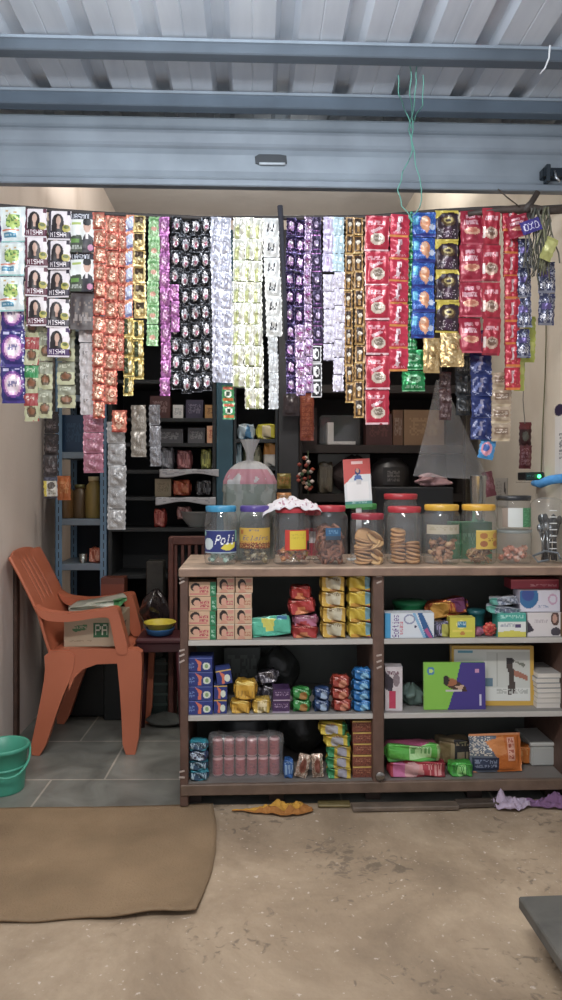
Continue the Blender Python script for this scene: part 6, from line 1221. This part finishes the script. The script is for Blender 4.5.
# folded crate with ribs under the stool, grey sack
mb = MB().box(-.12, .12, -.08, .08, 0, .3, '#1b2a26', .01)
cr_ = empty('bottle_crate', (wx(164, 4.0), 3.97, 0), 'dark green ribbed bottle crate under and behind the stool', 'crate'); MB().box(-.1, .03, -.06, .06, 0, .34, '#1a2724', .01).build('crate_body', PLAST, cr_)
for k in range(6): MB().box(-.103, .033, -.064, -.058, .03+k*.055, .042+k*.055, '#2c3d38', .001).build('rib', PLAST, cr_)
o = blob(.2, .07, .12, '#4a4c46', 15, lump=.2).build('sack', CLOTH, loc=(wx(165, 3.82), 3.825, .001)); o.location.y = 3.84; tag(o, 'grey sack lying on the floor between stool and counter', 'sack')
# dark wooden chair behind the counter
wc = empty('wooden_chair', (wx(190, 3.86), 3.86, 0), 'dark red-brown chair with a slatted back behind the counter', 'chair'); CW = '#5a2a20'
for a in (-1, 1):
    MB().box(a*.1-.014, a*.1+.014, -.015, .015, 0, wz(190, 537, 3.86), CW, .004).build('leg', WOOD, wc); MB().box(a*.1-.014, a*.1+.014, .14, .165, 0, .44, CW, .004).build('leg', WOOD, wc)
MB().box(-.12, .12, -.02, .17, .44, .465, CW, .006).build('seat', WOOD, wc)
MB().box(-.112, .112, -.012, .012, wz(190, 545, 3.86), wz(190, 536, 3.86), CW, .006).build('top_rail', WOOD, wc)
for k in range(5): MB().box(-.075+k*.036-.008, -.075+k*.036+.008, -.006, .006, .465, wz(190, 544, 3.86), CW, .002).build('slat', WOOD, wc)
tag(MB().box(wx(148, 4), wx(165, 4), 3.93, 4.03, .3405, wz(165, 560, 4.0), '#26241e', .004).build('wooden_cabinet', WOOD), 'dark low cabinet left of the red-brown chair', 'cabinet')
bpy.data.objects['wooden_cabinet'].location.z = 0
# bucket
bu = empty('bucket', (-1.05, 3.08, 0), 'green plastic bucket on the floor at the left edge', 'bucket'); GR = '#3fa588'; r0 = .082; r1 = .1
MB().lathe([(r0, 0), (r0+.002, .006), (r0+.008, .08), (r1-.004, .17), (r1+.004, .172), (r1+.006, .186), (r1+.001, .19), (r1-.006, .186), (r0+.004, .08), (r0-.004, .006), (.0001, .005)], 40, GR, cap=True).build('bucket_body', PLAST, bu)
MB().lathe([(r0+.0105, .098), (r0+.016, .1), (r0+.0165, .108), (r0+.0115, .11)], 40, GR, cap=False).build('rim_band', PLAST, bu)
mb = MB(); p = []
for k in range(17):
    a = PI*k/16; p.append((math.cos(a)*(r1+.008)*.97+.0, -math.sin(a)*(r1+.02)-.003, .178-.09*math.sin(a)))
mb.tube(p, .005, 8, GR); mb.build('handle', PLAST, bu)
bu.rotation_euler = (0, 0, .5)
# mat on the ground
def FL(px, py, z=0):
    u = (px-281)/FPX; d = FPX*(EYE-z)/(py-HOR); Y = d*(cy_-u*sy_); return wx(px, Y), Y
n, m = 70, 40; P = []; bkE = [FL(-90, 812), FL(0, 811), FL(110, 808), FL(213, 806)]; frE = [FL(-90, 928), FL(0, 924), FL(110, 919), FL(196, 914)]
def ip2(Q, t): t *= len(Q)-1; i = min(int(t), len(Q)-2); f = t-i; return (Q[i][0]*(1-f)+Q[i+1][0]*f, Q[i][1]*(1-f)+Q[i+1][1]*f)
mb = MB()
for j in range(m+1):
    v = j/m
    for i in range(n+1):
        u = i/n; a, b = ip2(bkE, u), ip2(frE, u); x = a[0]*(1-v)+b[0]*v; y = a[1]*(1-v)+b[1]*v
        x += .035*math.sin(PI*v)*u**4; 
        z = .006+.006*noise.noise(Vector((x*2.2, y*3, 1)))+.0016*noise.noise(Vector((x*13, y*13, 1)))+.010*max(0, (v-.93)/.07)*(.5+.5*math.sin(u*9))
        P.append((x+.003*noise.noise(Vector((y*9, 0, 0)))*(u > .97), y+.004*math.sin(u*25)*(v > .97), max(z, .004)))
mb.add(P, [[j*(n+1)+i, j*(n+1)+i+1, (j+1)*(n+1)+i+1, (j+1)*(n+1)+i] for j in range(m) for i in range(n)], hx('#92785a'), True)
tag(mb.build('floor_mat', pmat('jute_mat', .95, 0, 120, .5, .22, 3.5, spec=.1, rnd=False), th=.006), 'worn brown jute mat lying on the ground at the left foreground', 'mat')
# stone plate at lower right
sl_ = empty('stone_bench', (1.2, 1.6, 0), 'dark grey stone plate on low blocks at the lower right corner', 'slab')
SLM = plaster('dark_stone', '#6a675f', '#5c5a54', '#4b4a46', 5)
MB().box(-.44, .5, -.5, .43, .085, .12, (.4, .4, .4), .004).build('stone_plate', SLM, sl_)
for a in (-.3, .3): MB().box(a-.08, a+.08, -.4, .36, 0, .085, (.3, .3, .3), .004).build('support_block', SLM, sl_)
sl_.rotation_euler = (0, 0, .02)
